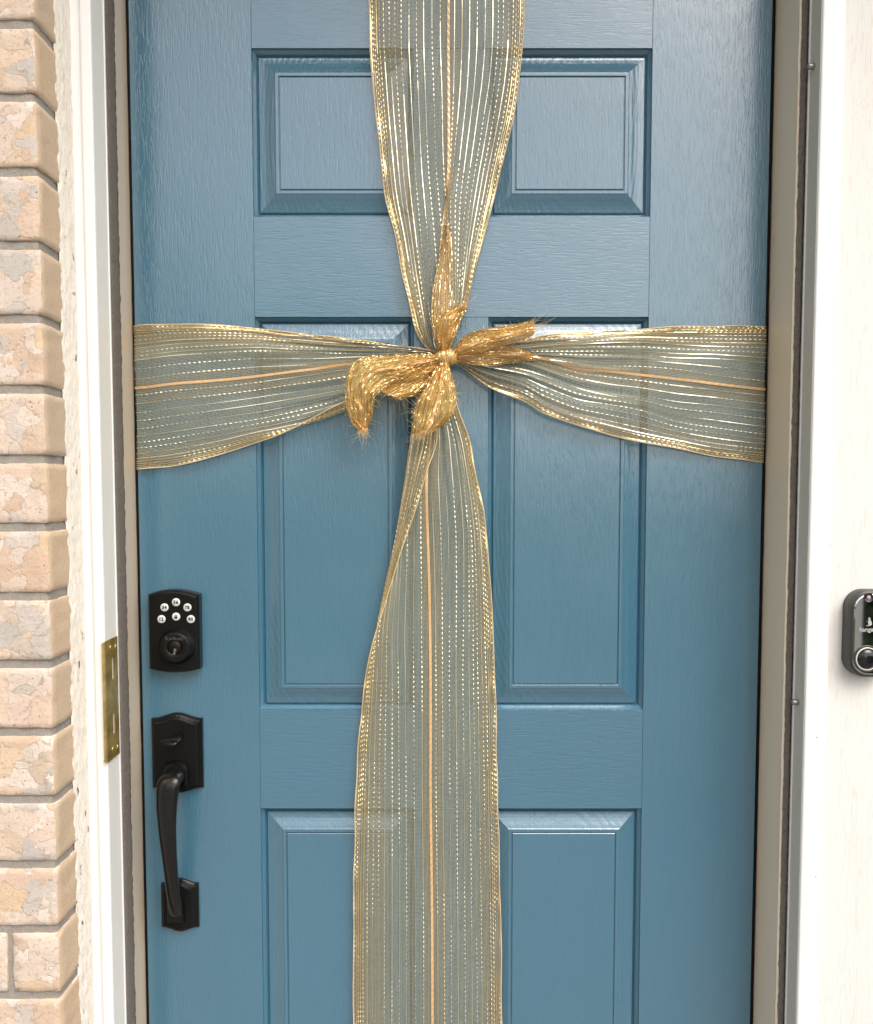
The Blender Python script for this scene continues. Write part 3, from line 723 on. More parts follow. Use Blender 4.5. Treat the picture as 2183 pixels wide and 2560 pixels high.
# ------------------------------------------------------------------ doorbell
BY = -.1125
bc = P(2171, 1582, -.120)
bell = thing('doorbell', 'black and dark grey video doorbell with round button on the cream wall', 'doorbell', (bc.x, BY, bc.z))
def rrect(cx, cz, hw, hh, r, n=8):
    pts = []
    for (sx, sz, a0) in ((1, 1, 0), (-1, 1, 90), (-1, -1, 180), (1, -1, 270)):
        for k in range(n + 1):
            a = R(a0 + 90 * k / n); pts.append((cx + sx * (hw - r) + r * math.cos(a), cz + sz * (hh - r) + r * math.sin(a)))
    return pts
hw, hh = .0305, .0575
M_GUN = simple('gunmetal_grey_shell', (.06, .058, .054), .38, .4, .5, .05, 600, .1, 40)
M_GLASS = simple('mirror_black_face', (.55, .55, .56), .03, 1.0, .7)
bm = bmesh.new(); outline_stack(bm, [(rrect(bc.x, bc.z, hw, hh, .024), BY + .001), (rrect(bc.x, bc.z, hw, hh, .024), BY - .012), (rrect(bc.x, bc.z, hw - .0012, hh - .0012, .023), BY - .0185), (rrect(bc.x, bc.z, hw - .0032, hh - .0032, .021), BY - .0200)])
bmesh.ops.recalc_face_normals(bm, faces=bm.faces); bmesh_obj('shell', bm, bell, M_GUN)
fy = BY - .0200
bm = bmesh.new(); outline_stack(bm, [(rrect(bc.x, bc.z, hw - .0046, hh - .0046, .0196), fy + .001), (rrect(bc.x, bc.z, hw - .0046, hh - .0046, .0196), fy - .0006), (rrect(bc.x, bc.z, hw - .0064, hh - .0064, .018), fy - .0014)])
bmesh.ops.recalc_face_normals(bm, faces=bm.faces); bmesh_obj('face_plate', bm, bell, M_GLASS)
fy -= .0014
lc = P(2172, 1494, fy)
bm = bmesh.new(); lathe_y(bm, lc.x, lc.z, [(.0066, fy + .0002), (.0066, fy - .0004), (.0058, fy - .0006), (.0052, fy - .0001), (0, fy + .0001)], 28); bmesh.ops.recalc_face_normals(bm, faces=bm.faces); bmesh_obj('camera_lens', bm, bell, simple('dark_lens_ring', (.01, .01, .012), .12, 0, .8), smooth=True)
disc('lens_glass', lc.x, lc.z, .0027, fy, fy - .0009, bell, simple('pink_lens_glass', (.45, .28, .33), .15), 20, .0003, .0004)
kc2 = P(2168, 1647, fy)
bm = bmesh.new(); lathe_y(bm, kc2.x, kc2.z, [(.0180, fy + .0002), (.0178, fy - .0012), (.0168, fy - .0016), (.0155, fy - .0010)], 44); bmesh.ops.recalc_face_normals(bm, faces=bm.faces); bmesh_obj('button_surround', bm, bell, M_GUN, smooth=True)
bm = bmesh.new(); lathe_y(bm, kc2.x, kc2.z, [(.0151, fy), (.0151, fy - .0015), (.0147, fy - .0019), (.0140, fy - .0019), (.0137, fy - .0013)], 44); bmesh.ops.recalc_face_normals(bm, faces=bm.faces); bmesh_obj('button_ring', bm, bell, simple('pale_button_ring', (.82, .80, .68), .35), smooth=True)
bm = bmesh.new(); lathe_y(bm, kc2.x, kc2.z, [(.0138, fy), (.0136, fy - .0014), (.0120, fy - .0034), (.0085, fy - .0052), (.0045, fy - .0060), (0, fy - .0062)], 44); bmesh.ops.recalc_face_normals(bm, faces=bm.faces); bmesh_obj('push_button', bm, bell, simple('black_domed_button', (.008, .009, .01), .10, 0, .6), smooth=True)
# kangaroo emblem and word
kg = [(0.05, 1.0), (0.12, .86), (0.22, .92), (.20, .80), (.34, .74), (.36, .64), (.24, .60), (.22, .50), (.34, .36), (.44, .16), (.52, -.04), (.56, -.30), (.48, -.50), (.30, -.62), (.0, -.66), (-.36, -.70), (-.44, -.62), (-.10, -.54), (.02, -.44), (-.14, -.36), (-.36, -.34), (-.34, -.24), (-.20, -.18), (-.26, 0), (-.30, .08), (-.38, .12), (-.36, .20), (-.22, .22), (-.14, .40), (-.20, .56), (-.06, .72), (-.02, .86)]
ec = P(2172, 1556, fy); bm = bmesh.new()
f0 = [bm.verts.new((ec.x + a * .0078, fy - .0002, ec.z + b_ * .0072)) for a, b_ in kg]
f = bm.faces.new(f0); bmesh.ops.triangulate(bm, faces=[f]); bmesh.ops.recalc_face_normals(bm, faces=bm.faces)
M_PRINT = simple('pale_grey_print', (.45, .45, .45), .5)
bmesh_obj('kangaroo_emblem', bm, bell, M_PRINT)
tc = P(2178, 1574, fy); me = text_mesh('kangaroo', .0082, tc.x, fy - .0003, tc.z, .0001, 1.0, .00012); link('lettering', me, bell, M_PRINT)

# ------------------------------------------------------------------ the ribbon
GW = .222                                          # full width of the ribbon
rib = thing('gold_ribbon_bow', 'sheer gold mesh ribbon crossed over the blue door and tied in a bow', 'ribbon', tuple(P(1118, 893, -.03)))
def cr(a, b, c, d, t):
    return .5 * ((2 * b) + (c - a) * t + (2 * a - 5 * b + 4 * c - d) * t * t + (3 * b - a - 3 * c + d) * t ** 3)
def surface(uk, stations, dv=.0019, nu=232, horizontal=False, base=None, pleat=1.0, npl=9, seed=1, billow=.0025, smooth_u=5):
    """stations: (along, [across...], depth, [knot depths]) in pixels of the door plane -> dense grid of world points"""
    N = len(stations); K = len(uk); A = np.zeros((N, K, 3))
    for i, stn in enumerate(stations):
        al, ac, dep = stn[0], stn[1], stn[2]; kd = stn[3] if len(stn) > 3 else [0] * K
        for k in range(K):
            if isinstance(ac[k], tuple): px, py = ac[k]
            elif horizontal: px, py = al, ac[k]
            else: px, py = ac[k], al
            A[i, k] = P(px, py, -(dep + kd[k]))
    mid = A.mean(axis=1); seg = np.linalg.norm(np.diff(mid, axis=0), axis=1); L = seg.sum()
    cum = np.concatenate([[0], np.cumsum(seg)]); nv = int(L / dv)
    G = np.zeros((nv, K, 3)); vv = np.linspace(0, L * .9999, nv)
    for j, v in enumerate(vv):
        i = min(np.searchsorted(cum, v, side='right') - 1, N - 2); t = (v - cum[i]) / max(1e-9, seg[i])
        # monotone cubic blend between neighbours keeps long spans calm
        d0 = (A[i + 1] - A[max(i - 1, 0)]) / (cum[i + 1] - cum[max(i - 1, 0)]); d1 = (A[min(i + 2, N - 1)] - A[i]) / (cum[min(i + 2, N - 1)] - cum[i])
        h = seg[i]; t2, t3 = t * t, t ** 3
        G[j] = (2 * t3 - 3 * t2 + 1) * A[i] + (t3 - 2 * t2 + t) * h * d0 + (-2 * t3 + 3 * t2) * A[i + 1] + (t3 - t2) * h * d1
    U = np.linspace(0, 1, nu); Sg = np.zeros((nv, nu, 3))
    for c in range(3):
        for j in range(nv): Sg[j, :, c] = np.interp(U, uk, G[j, :, c])
    if smooth_u:                                      # soften the creases across
        kk = np.ones(2 * smooth_u + 1) / (2 * smooth_u + 1)
        for c in range(3):
            pad = np.pad(Sg[:, :, c], ((0, 0), (smooth_u, smooth_u)), mode='reflect', reflect_type='odd')
            Sg[:, :, c] = np.apply_along_axis(lambda r_: np.convolve(r_, kk, 'valid'), 1, pad)
    w = np.linalg.norm(np.diff(Sg, axis=1), axis=2).sum(axis=1)     # arc width per row
    slack = np.clip(np.sqrt(np.maximum(GW ** 2 - w ** 2, 0)) / (4 * npl), 0, .009) * .75 * pleat
    q_ = np.clip((GW * .72 - w) / (GW * .45), 0, 1); slack = slack * (.12 + .88 * q_)
    rr = np.random.default_rng(seed); ph = rr.uniform(0, 6.28, 6)
    vn = vv[:, None]; un = U[None, :]
    warp_u = un + .009 * np.sin(vn * 19 + ph[0] + un * 9) + .006 * np.sin(vn * 47 + ph[1] + un * 21)
    D = slack[:, None] * (np.sin(2 * np.pi * npl * warp_u + ph[2]) * .7 + .45 * np.sin(2 * np.pi * npl * 1.83 * warp_u + ph[3]))
    D = D + billow * (np.sin(vn * 16 + un * 5 + ph[4]) * .5 + .5 * np.sin(vn * 29 - un * 11 + ph[5]))
    edge = np.exp(-np.minimum(un, 1 - un) / .035)      # frilly edges
    D = D + edge * .0022 * np.sin(vn * 75 + ph[1] + 2 * np.sin(vn * 21))
    Sg[:, :, 1] -= D
    side = edge * .0006 * np.sin(vn * 52 + ph[0] + 1.7 * np.sin(vn * 13))
    Sg[:, :, 2 if horizontal else 0] += side
    Sg[:, :, 1] = np.minimum(Sg[:, :, 1], -.0012) if not horizontal else Sg[:, :, 1]
    return Sg, vv, U
def strips(acc, pts, widths, wdir_from, offs=0.0):
    """add one flat thread; pts (n,3); wdir_from (n,3) in-plane direction across the thread"""
    t = np.gradient(pts, axis=0); t /= np.linalg.norm(t, axis=1)[:, None] + 1e-12
    wv = wdir_from - (wdir_from * t).sum(1)[:, None] * t; wv /= np.linalg.norm(wv, axis=1)[:, None] + 1e-12
    if np.ndim(widths) == 0: widths = np.full(len(pts), widths)
    a = pts - wv * widths[:, None] / 2; b = pts + wv * widths[:, None] / 2
    acc.append((a, b))
def strips_mesh(name, acc, mat, parent, kind='stuff', label=None, mi=None):
    V = []; Fc = []; off = 0
    for a, b in acc:
        n = len(a); v = np.empty((2 * n, 3)); v[0::2] = a; v[1::2] = b; V.append(v)
        i = off + 2 * np.arange(n - 1); Fc.append(np.stack([i, i + 1, i + 3, i + 2], axis=1)); off += 2 * n
    V = np.concatenate(V); Fc = np.concatenate(Fc).astype(np.int32)
    me = bpy.data.meshes.new(name); me.vertices.add(len(V)); me.vertices.foreach_set('co', V.astype(np.float32).ravel())
    me.loops.add(len(Fc) * 4); me.loops.foreach_set('vertex_index', Fc.ravel())
    me.polygons.add(len(Fc)); me.polygons.foreach_set('loop_start', np.arange(len(Fc), dtype=np.int32) * 4); me.polygons.foreach_set('loop_total', np.full(len(Fc), 4, dtype=np.int32))
    if mi is not None: me.polygons.foreach_set('material_index', np.concatenate([np.full(len(a) - 1, m, dtype=np.int32) for (a, b), m in zip(acc, mi)]))
    me.update(calc_edges=True); me.validate()
    return link(name, me, parent, mat, kind, label)
LUREX = [.008, .020, .033, .046, .064, .092, .129, .165, .206, .257, .305, .353, .408, .463, .557, .603, .65, .697, .746, .794, .83, .864, .9, .93, .949, .963, .978, .990]
def weave(Sg, vv, U, name, label, seed=1, wt=.00052, skew=.005, lw=.00088, step_w=2, lurex_every=1, u0=0.0, u1=1.0, selv=True, mats=None, sparkle=False):
    """real threads laid along and across the surface: mesh threads, metallic threads, copper stripe, selvedges"""
    mats = mats or [M_GAUZE, M_GOLDTH]
    nv, nu, _ = Sg.shape; rr = np.random.default_rng(seed)
    du = np.gradient(Sg, axis=1); dv = np.gradient(Sg, axis=0); nrm = np.cross(du, dv); nrm /= np.linalg.norm(nrm, axis=2)[:, :, None] + 1e-12
    acc = []
    cols = np.arange(int(u0 * (nu - 1)), int(u1 * (nu - 1)) + 1, step_w)
    rows = np.arange(0, nv, 2) if nv > 40 else np.arange(nv)
    if rows[-1] != nv - 1: rows = np.append(rows, nv - 1)
    mi = []
    for c in cols:
        strips(acc, Sg[rows, c], wt, du[rows, c]); u = U[c]
        mi.append(1 if (u < .20 or u > .86 or .46 < u < .61) else 0)
    cu = np.arange(cols[0], cols[-1] + 1, 4)
    if cu[-1] != cols[-1]: cu = np.append(cu, cols[-1])
    ph = rr.uniform(0, 6.28, 3)
    for j in range(nv):
        sk = skew * np.sin(2 * np.pi * 1.15 * U[cu] + ph[0] + vv[j] * 5) + skew * .5 * np.sin(2 * np.pi * 2.6 * U[cu] + ph[1] - vv[j] * 9)
        fj = np.clip(j + sk / max(1e-6, vv[1] - vv[0]), 0, nv - 1.001); i0 = fj.astype(int); f = (fj - i0)[:, None]
        p = Sg[i0, cu] * (1 - f) + Sg[np.minimum(i0 + 1, nv - 1), cu] * f
        strips(acc, p, wt * .9, dv[i0, cu]); mi.append(0)
    body = strips_mesh(name, acc, mats, rib, None, label, mi)
    # metallic threads, floating over the mesh in dashes
    acc = []; lm = []; dl = .0012; nf = int(vv[-1] / dl); vf = np.linspace(0, vv[-1], nf)
    for li, u in enumerate(LUREX if not sparkle else LUREX + [x + .014 for x in LUREX[:-3]]):
        if u < u0 or u > u1 or li % lurex_every: continue
        c = u * (nu - 1); c0 = int(c); fc = c - c0; c1 = min(c0 + 1, nu - 1)
        line = Sg[:, c0] * (1 - fc) + Sg[:, c1] * fc; nl = nrm[:, c0]; dl_ = du[:, c0]
        fi = np.interp(vf, vv, np.arange(nv)); i0 = np.minimum(fi.astype(int), nv - 2); f = (fi - i0)[:, None]
        p = line[i0] * (1 - f) + line[i0 + 1] * f; nn = nl[i0]; dd = dl_[i0]; dd = dd / (np.linalg.norm(dd, axis=1)[:, None] + 1e-12)
        dens = .5 + .5 * np.sin(vf * rr.uniform(9, 16) + rr.uniform(0, 6.28)); per = .0072
        phs = (vf / per + rr.uniform(0, 1)) % 1
        fl = (phs < (.60 + .45 * (dens > .62)))
        if sparkle:
            nr = rr.random(nf // 3 + 2); fl = nr[np.arange(nf) // 3] < .48
        sgn = np.sign((nn * np.array([0, -1, 0])).sum(1)); sgn[sgn == 0] = 1
        out = nn * sgn[:, None]
        p = p + out * np.where(fl, .0007, -.0006)[:, None]
        tilt = np.radians(10 * np.sin(vf * 33 + rr.uniform(0, 6.28)) + rr.normal(0, 7 if not sparkle else 30, nf))
        wd = dd * np.cos(tilt)[:, None] + out * np.sin(tilt)[:, None]
        ww = np.where(fl, lw, lw * .4) * (1.12 if (u < .07 or u > .93) else 1.0)
        strips(acc, p, ww, wd); lm.append(1 if (sparkle or u < .07 or u > .93) else 0)
    strips_mesh('metallic_threads', acc, [M_LUREX, M_LUREX2], body, mi=lm)
    if u0 <= .52 <= u1:                                # flat copper stripe with a slight twist
        c = int(.52 * (nu - 1)); acc = []
        out = nrm[:, c] * np.sign((nrm[:, c] * np.array([0, -1, 0])).sum(1))[:, None]
        p = Sg[:, c] + out * .0006; wd = du[:, c] / (np.linalg.norm(du[:, c], axis=1)[:, None] + 1e-12)
        strips(acc, p, .0034, wd); strips_mesh('centre_stripe', acc, M_STRIPE, body, None)
        acc = []
        for s0 in np.arange(.004, vv[-1] - .006, .0105):   # pale diagonal wraps on the stripe
            i = int(np.searchsorted(vv, s0)); i2 = min(i + 3, nv - 1)
            if i2 <= i: continue
            a = p[i] + out[i] * .0003 - wd[i] * .0014; b = p[i2] + out[i2] * .0003 + wd[i2] * .0014
            pts = np.array([a, (a + b) / 2, b]); strips(acc, pts, .0009, np.array([wd[i]] * 3))
        if acc: strips_mesh('stripe_wraps', acc, M_LUREX, body)
    if selv:
        for e in (0, nu - 1):
            if (e == 0 and u0 > 0) or (e and u1 < 1): continue
            bm = bmesh.new(); tube(bm, [Vector(x) for x in Sg[::3, e]], .00085, 6); bmesh_obj('selvedge', bm, body, M_SELV, smooth=True)
    return body
UT = [0, .25, .47, .53, .58, .8, 1]
T = [(-150, [920, 1022, 1104, 1127, 1147, 1235, 1313], .010), (100, [925, 1020, 1104, 1125, 1146, 1234, 1307], .011),
     (200, [932, 1024, 1107, 1125, 1143, 1226, 1298], .012), (283, [939, 1028, 1109, 1125, 1138, 1213, 1285], .012), (360, [948, 1032, 1110, 1125, 1131, 1201, 1267], .013),
     (430, [956, 1036, 1113, 1123, 1126, 1189, 1250], .014), (500, [966, 1042, 1119, 1114, 1121, 1178, 1235], .015, [0, 0, .001, .004, .007, 0, 0]),
     (590, [988, 1050, 1127, 1098, 1124, 1167, 1209], .017, [0, 0, .001, .005, .009, .002, 0]), (690, [1008, 1060, 1132, 1086, 1128, 1157, 1184], .019, [0, 0, .001, .006, .011, .003, 0]),
     (770, [1026, 1070, 1134, 1080, 1130, 1148, 1163], .021, [0, 0, .001, .006, .012, .003, 0]), (825, [1041, 1080, 1122, 1086, 1120, 1132, 1143], .024, [0, 0, .001, .005, .010, .003, 0]),
     (868, [1068, 1088, 1110, 1095, 1110, 1118, 1126], .028), (893, [1104, 1107, 1110, 1112, 1114, 1117, 1120], .030)]
sg = surface(UT, T, seed=11); weave(*sg, 'ribbon_arm', 'upper arm of the ribbon, running to the top of the door', seed=11)
UB = [0, .1, .3, .52, .75, 1]
Bm = [(2740, [884, 922, 995, 1082, 1167, 1256], .010), (2322, [884, 921, 997, 1081, 1164, 1252], .011), (1990, [890, 925, 996, 1077, 1162, 1244], .012),
      (1850, [897, 928, 995, 1077, 1161, 1241], .012), (1700, [914, 934, 994, 1077, 1159, 1238], .013), (1600, [934, 939, 992, 1076, 1160, 1233], .014, [.003, .001, 0, 0, 0, 0]),
      (1528, [956, 948, 994, 1075, 1161, 1230], .014, [.005, .002, 0, 0, 0, 0]), (1418, [991, 971, 1000, 1072, 1162, 1223], .015, [.008, .003, 0, 0, 0, 0]),
      (1332, [1019, 989, 1004, 1069, 1161, 1216], .016, [.010, .004, 0, 0, 0, 0]), (1230, [1052, 1006, 1018, 1066, 1154, 1200], .018, [.011, .004, 0, .001, 0, 0]),
      (1172, [1070, 1014, 1030, 1067, 1148, 1187], .019, [.011, .004, 0, .001, 0, 0]), (1100, [1091, 1024, 1040, 1077, 1137, 1173], .021, [.010, .004, 0, .001, 0, 0]),
      (1003, [1098, 1042, 1056, 1084, 1115, 1140], .025, [.005, .003, 0, 0, 0, 0]), (940, [1108, 1080, 1090, 1105, 1117, 1128], .028), (893, [1108, 1110, 1112, 1115, 1118, 1122], .030)]
sg = surface(UB, Bm, seed=12); weave(*sg, 'ribbon_arm', 'lower arm of the ribbon, running to the foot of the door', seed=12)
def px_at(X, py, Y):
    c, s_ = math.cos(PITCH), math.sin(PITCH); b = -(py - CY) / F
    return CX + X * F * (c + s_ * b) / (Y - CAMY)
def tuck(X, pys, dep): return (0, [(px_at(X, p, -dep), p) for p in pys], dep)
UL = [0, .2, .36, .46, .52, .65, .8, .93, 1]
Lf = [tuck(-.4314, [816, 872, 902, 947, 970, 1032, 1094, 1147, 1173], -.007), tuck(-.4306, [815, 871, 902, 946, 970, 1032, 1094, 1147, 1173], .0012), (365, [814, 868, 899, 945, 968, 1030, 1092, 1145, 1172], .006),
      (436, [811, 859, 889, 934, 959, 1020, 1081, 1136, 1164], .009), (540, [813, 854, 882, 923, 951, 1008, 1066, 1116, 1140], .011), (640, [820, 852, 878, 916, 941, 994, 1052, 1090, 1106], .012),
      (707, [828, 856, 880, 915, 932, 984, 1038, 1077, 1082], .013, [0, 0, 0, 0, 0, 0, 0, 0, .003]), (790, [838, 862, 883, 912, 921, 973, 1018, 1056, 1040], .015, [0, 0, 0, 0, .002, 0, 0, 0, .008]),
      (864, [847, 868, 885, 903, 909, 962, 995, 1032, 1003], .018, [0, 0, 0, 0, .003, 0, 0, 0, .009]), (950, [857, 873, 884, 896, 903, 940, 960, 985, 970], .022, [0, 0, 0, 0, .002, 0, 0, 0, .005]),
      (1040, [870, 878, 884, 890, 896, 912, 922, 936, 928], .026), (1085, [880, 884, 887, 890, 893, 899, 904, 909, 906], .029), (1108, [887, 889, 890, 892, 893, 895, 897, 899, 898], .031)]
sg = surface(UL, Lf, horizontal=True, seed=13); weave(*sg, 'ribbon_arm', 'left arm of the ribbon, wrapped round the lock side of the door', seed=13)
Rt = [tuck(.4706, [815, 868, 908, 952, 973, 1028, 1088, 1132, 1155], -.007), tuck(.4697, [815, 868, 908, 952, 973, 1028, 1088, 1132, 1155], .0012), (1890, [815, 867, 906, 949, 971, 1026, 1086, 1131, 1154], .006),
      (1791, [814, 865, 898, 938, 960, 1013, 1072, 1120, 1140], .009), (1690, [818, 860, 896, 921, 948, 1004, 1055, 1100, 1121], .011), (1601, [824, 855, 889, 914, 937, 988, 1026, 1082, 1104], .012),
      (1520, [827, 856, 889, 913, 927, 978, 1011, 1063, 1084], .013), (1445, [832, 860, 888, 906, 921, 957, 1000, 1044, 1063], .015, [0, 0, 0, 0, .003, 0, 0, 0, 0]),
      (1360, [840, 866, 884, 899, 896, 928, 968, 1012, 1034], .018, [0, 0, 0, 0, .006, 0, 0, 0, .001]), (1312, [847, 870, 883, 894, 889, 916, 947, 984, 1003], .020, [0, 0, 0, 0, .006, 0, 0, 0, 0]),
      (1227, [862, 874, 882, 890, 886, 904, 928, 955, 969], .024, [0, 0, 0, 0, .004, 0, 0, 0, 0]), (1160, [877, 881, 885, 889, 888, 897, 906, 915, 921], .028), (1128, [888, 889, 891, 892, 893, 895, 897, 899, 901], .031)]
sg = surface(UL, Rt, horizontal=True, seed=14); weave(*sg, 'ribbon_arm', 'right arm of the ribbon, wrapped round the hinge side of the door', seed=14)

# short tails that leave the knot, each the full ribbon gathered into a narrow crumpled band
def tail(edges_a, edges_b, deps, label, seed, mats=None, sparkle=True, wt=.00028, npl=9, crumple=.0034, fringe=60, frl=.02, curl=None):
    uk = [0, .25, .5, .75, 1]; stn = []
    r = random.Random(seed)
    for (a, b, d) in zip(edges_a, edges_b, deps):
        row = []
        for u in uk:
            jit = (0 if u in (0, 1) else 3.0)
            row.append((a[0] + (b[0] - a[0]) * u + r.uniform(-jit, jit), a[1] + (b[1] - a[1]) * u + r.uniform(-jit, jit)))
        kd = [0, r.uniform(0, .009), r.uniform(.001, .011), r.uniform(0, .009), 0]
        stn.append((0, row, d, kd))
    Sg, vv, U = surface(uk, stn, seed=seed, npl=npl, billow=.0015, dv=.0017, nu=200, smooth_u=8, pleat=.26)
    rr = np.random.default_rng(seed)
    # crumple with smooth noise in all directions
    nv, nu, _ = Sg.shape; ramp_ = np.clip(vv / .03, .1, 1)[:, None]
    for c, amp in ((0, .42), (1, 1.0), (2, .42)):
        f = np.zeros((nv, nu))
        for _ in range(12):
            kx, ky = rr.uniform(-38, 38), rr.uniform(30, 520); f += np.sin(kx * U[None, :] + ky * vv[:, None] + rr.uniform(0, 6.28)) / 12 * 2.4 * min(1, 190 / ky)
        Sg[:, :, c] += crumple * amp * f * ramp_ * .6
    body = weave(Sg, vv, U, 'ribbon_tail', label, seed, wt=wt, skew=.006, lw=.00085, step_w=1, selv=False, mats=mats or [M_TAILTH, M_TAILTH], sparkle=sparkle)
    # frayed ends
    bm_acc = []
    for i in range(fringe):
        c = rr.integers(0, nu); p = Sg[-1, c].copy(); t = Sg[-1, c] - Sg[max(-12, -nv), c]; t /= np.linalg.norm(t) + 1e-9
        dv_ = t + rr.normal(0, .38, 3) + np.array([0, -.25, .15]); dv_ /= np.linalg.norm(dv_); l = frl * rr.uniform(.25, 1.0) ** 1.6
        bend = rr.normal(0, .35, 3); pts = np.array([p - t * .004 + dv_ * l * s + bend * l * s * s * .6 for s in np.linspace(0, 1, 7)])
        strips(bm_acc, pts, np.linspace(.00026, .00012, 7), np.tile(np.cross(dv_, [0, 1, .1]), (7, 1)))
    for i in range(fringe // 2):                            # stray fibres along the sides
        c = 0 if rr.random() < .5 else nu - 1; j = rr.integers(nv // 3, nv); p = Sg[j, c].copy()
        o_ = Sg[j, c] - Sg[j, nu // 2]; o_ /= np.linalg.norm(o_) + 1e-9; dv_ = o_ + rr.normal(0, .6, 3); dv_ /= np.linalg.norm(dv_); l = rr.uniform(.003, .011)
        bend = rr.normal(0, .6, 3); pts = np.array([p + dv_ * l * s + bend * l * s * s for s in np.linspace(0, 1, 5)])
        strips(bm_acc, pts, np.linspace(.0003, .00014, 5), np.tile(np.cross(dv_, [0, 1, .1]), (5, 1)))
    strips_mesh('frayed_fibres', bm_acc, M_FRAY, body)
    return body
tail([(1098, 884), (1093, 862), (1087, 835), (1089, 808), (1103, 787), (1128, 771), (1150, 762)], [(1118, 884), (1125, 868), (1134, 845), (1143, 823), (1151, 803), (1160, 786), (1168, 770)],
     [.034, .042, .048, .052, .052, .050, .048], 'short upper tail of the knot with a frayed end', 21, frl=.026, fringe=45)
tail([(1130, 880), (1147, 856), (1168, 836), (1205, 824), (1250, 817), (1300, 808), (1336, 800)], [(1134, 898), (1166, 890), (1203, 879), (1240, 867), (1275, 857), (1310, 848), (1334, 838)],
     [.034, .040, .046, .050, .052, .052, .050], 'right tail of the knot, lifting to a frayed tip', 22, frl=.04, fringe=40)
tail([(1132, 888), (1165, 874), (1205, 867), (1240, 865), (1272, 868), (1305, 875), (1338, 888)], [(1134, 904), (1165, 908), (1205, 916), (1240, 914), (1272, 908), (1305, 904), (1338, 902)],
     [.032, .034, .035, .034, .031, .027, .021], 'gathered fold running from the knot over the right arm', 23, mats=[M_WEDGE, M_TAILTH], frl=.006, fringe=12, crumple=.0026)
tail([(1102, 880), (1086, 840), (1078, 790), (1082, 735), (1092, 680), (1104, 625), (1116, 560)], [(1124, 880), (1132, 840), (1137, 790), (1136, 735), (1133, 680), (1129, 625), (1121, 560)],
     [.033, .033, .031, .029, .027, .025, .020], 'gathered fold running from the knot up the upper arm', 27, mats=[M_WEDGE, M_WEDGE], sparkle=False, wt=.00030, frl=.003, fringe=4, crumple=.0022)
tail([(1098, 884), (1040, 884), (970, 887), (915, 890), (886, 905), (870, 940), (864, 980), (868, 1020), (882, 1056), (899, 1084)],
     [(1102, 906), (1066, 922), (1012, 944), (968, 962), (950, 978), (938, 992), (935, 1008), (934, 1026), (926, 1050), (916, 1074)],
     [.034, .042, .048, .054, .058, .058, .054, .050, .046, .044], 'long left tail of the knot, curling over and down', 24, npl=8, frl=.024, fringe=110, crumple=.0036)
tail([(1096, 898), (1045, 926), (990, 952), (948, 976)], [(1104, 908), (1078, 948), (1044, 984), (1000, 1000)],
     [.032, .038, .042, .044], 'small lower left tail of the knot', 25, frl=.016, fringe=60)
tail([(1100, 902), (1078, 938), (1062, 972), (1044, 1004), (1034, 1036), (1030, 1066), (1033, 1088)], [(1122, 902), (1131, 936), (1138, 970), (1139, 1003), (1133, 1032), (1116, 1054), (1088, 1074)],
     [.034, .044, .052, .056, .056, .052, .048], 'lower tail of the knot, hanging in a soft gather', 26, npl=8, frl=.022, fringe=130, crumple=.0036)

# knot: a gathered core wound with many fine turns
kc = P(1119, 893, -.038)
bm = bmesh.new()
tube(bm, [kc + Vector((-.011 + .0022 * k, .004 * math.sin(k * .9), .0012 * math.cos(k * 1.3))) for k in range(11)], [.0025 + .0046 * math.sin(math.pi * (k + .6) / 11.2) for k in range(11)], 14)
bmesh.ops.recalc_face_normals(bm, faces=bm.faces)
M_KNOT = gauze_mat('shade_dark_knot_core', (.50, .30, .09), (.6, .3, .06), .1, .5)  # core colour darkened to paint the shade in gaps between strands
kb = bmesh_obj('knot', bm, rib, M_KNOT, smooth=True)
bm = bmesh.new(); rk = random.Random(9)
for i in range(9):                                # gathered strands wound slantwise over the core
    x0 = -.0095 + .0024 * i; a0 = rk.uniform(-.4, .4) - .3; pts = []
    for k in range(14):
        th = a0 + math.pi * 1.15 * k / 13; xx = x0 + .0065 * (k / 13 - .5) * (1 if i != 5 else -1.6)
        r0 = .0078 * math.sqrt(max(.25, 1 - (xx / .0150) ** 2)) + (.0012 if i in (3, 5, 6) else 0)
        pts.append(Vector((kc.x + xx, kc.y - r0 * math.sin(th), kc.z + r0 * 1.12 * math.cos(th))))
    tube(bm, pts, rk.uniform(.0012, .0019), 8)
bmesh.ops.recalc_face_normals(bm, faces=bm.faces); bmesh_obj('wound_strands', bm, kb, M_TAILTH, smooth=True)
acc = []; rr = np.random.default_rng(5)
for i in range(170):
    x0 = rr.uniform(-.010, .010); tw = rr.uniform(.006, .024) * (1 if rr.random() < .8 else -1); r0 = .0088 * math.sqrt(max(.1, 1 - (x0 / .0135) ** 2)) + rr.uniform(-.0008, .0022)
    a0 = rr.uniform(0, 6.28); th = np.linspace(a0, a0 + rr.uniform(2, 5), 18)
    px_ = x0 + tw * (th - th.mean()) / 5
    pts = np.stack([kc.x + px_, kc.y + r0 * np.sin(th), kc.z + r0 * 1.05 * np.cos(th)], 1)
    tq = np.stack([np.ones(18), np.zeros(18), np.zeros(18)], 1)
    strips(acc, pts, .00055, tq)
strips_mesh('knot_threads', acc, M_TAILTH, kb)
acc = []
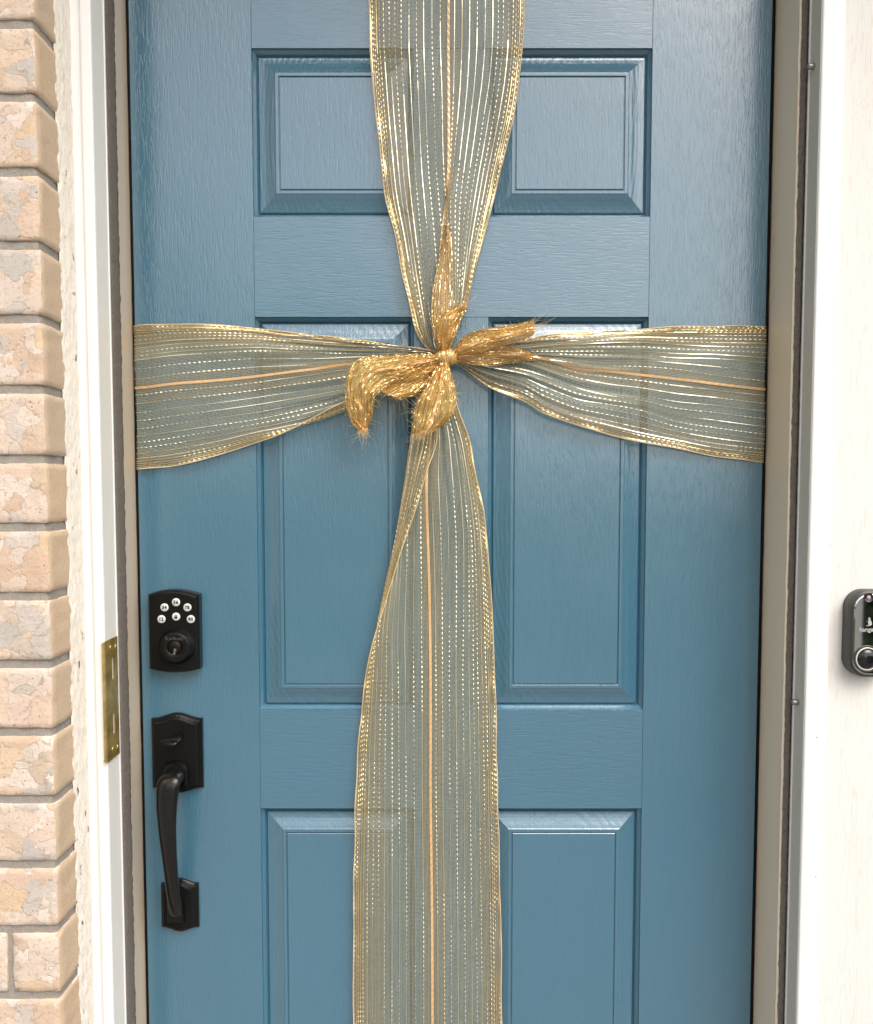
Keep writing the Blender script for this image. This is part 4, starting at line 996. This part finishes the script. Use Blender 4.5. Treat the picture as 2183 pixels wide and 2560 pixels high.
for i in range(46):
    x0 = rr.uniform(-.009, .009); tw = rr.uniform(.008, .022); r0 = .0104 * math.sqrt(max(.1, 1 - (x0 / .0135) ** 2)); a0 = rr.uniform(0, 6.28); th = np.linspace(a0, a0 + 3.4, 22)
    pts = np.stack([kc.x + x0 + tw * (th - th.mean()) / 5, kc.y + r0 * np.sin(th), kc.z + r0 * 1.05 * np.cos(th)], 1)
    strips(acc, pts, .0009, np.tile([1, rr.normal(0, .3), rr.normal(0, .3)], (22, 1)))
strips_mesh('metallic_threads', acc, M_LUREX2, kb)

# ------------------------------------------------------------------ what the porch looks out on (seen only in reflections)
post = thing('porch_post', 'slim square white porch post at the front edge of the porch', 'post', (1.42, -2.0, 0))
boxobj('shaft', (1.385, 1.455, -2.035, -1.965, .10, 2.60), post, M_WHITE, .006); boxobj('base_block', (1.365, 1.475, -2.055, -1.945, 0, .10), post, M_WHITE, .006)
def hedge():  # unseen dark mass added for the doorbell face to mirror
    rr = np.random.default_rng(77); vs = []; fs = []
    for i in range(9000):
        q_ = np.array([rr.uniform(1.52, 4.2), rr.uniform(-3.1, -2.45), rr.uniform(-.1, 1.35)]); f = rr.integers(0, 3)
        if f == 0: q_[1] = -2.45 + rr.normal(0, .03)
        elif f == 1: q_[2] = 1.35 + rr.normal(0, .03)
        else: q_[0] = 1.52 + abs(rr.normal(0, .04))
        a = rr.normal(0, .05, 3); b = rr.normal(0, .05, 3); k = len(vs); vs += [tuple(q_), tuple(q_ + a), tuple(q_ + b)]; fs.append((k, k + 1, k + 2))
    me = bpy.data.meshes.new('leaves'); me.from_pydata(vs, [], fs)
    t = thing('reflection_hedge', 'dark clipped hedge, unseen, added to darken the doorbell reflection', 'hedge', (2.8, -2.8, -.12)); link('leaves', me, t, M_LEAF, kind='stuff')
    boxobj('branches', (1.6, 4.1, -3.05, -2.55, -.1, 1.27), t, M_BARK, .02)
hedge()
def tree(x, y, h, r, label):
    t = thing('leafy_tree', label, 'tree', (x, y, -.12), 'trees beyond the lawn')
    bm = bmesh.new(); tube(bm, [(x, y, -.12), (x + .1, y, h * .3), (x, y + .1, h * .6)], [.22, .16, .08], 8); bmesh_obj('trunk', bm, t, M_BARK)
    rr = np.random.default_rng(int(abs(x * 10) + h)); vs = []; fs = []
    for i in range(2600):
        d = rr.normal(0, 1, 3); d /= np.linalg.norm(d); q_ = np.array([x, y, h * .62]) + d * np.array([r, r, r * .85]) * rr.uniform(.55, 1.0)
        a = rr.normal(0, .14, 3); b = rr.normal(0, .14, 3); k = len(vs); vs += [tuple(q_), tuple(q_ + a), tuple(q_ + b)]; fs.append((k, k + 1, k + 2))
    me = bpy.data.meshes.new('crown'); me.from_pydata(vs, [], fs); link('crown', me, t, M_LEAF)
tree(-7, -15, 7, 3.0, 'tall leafy tree left of the path beyond the lawn'); tree(-12, -20, 9, 3.8, 'broad leafy tree farthest left beyond the lawn'); tree(-2.5, -24, 7, 2.8, 'leafy tree nearest the end of the path')
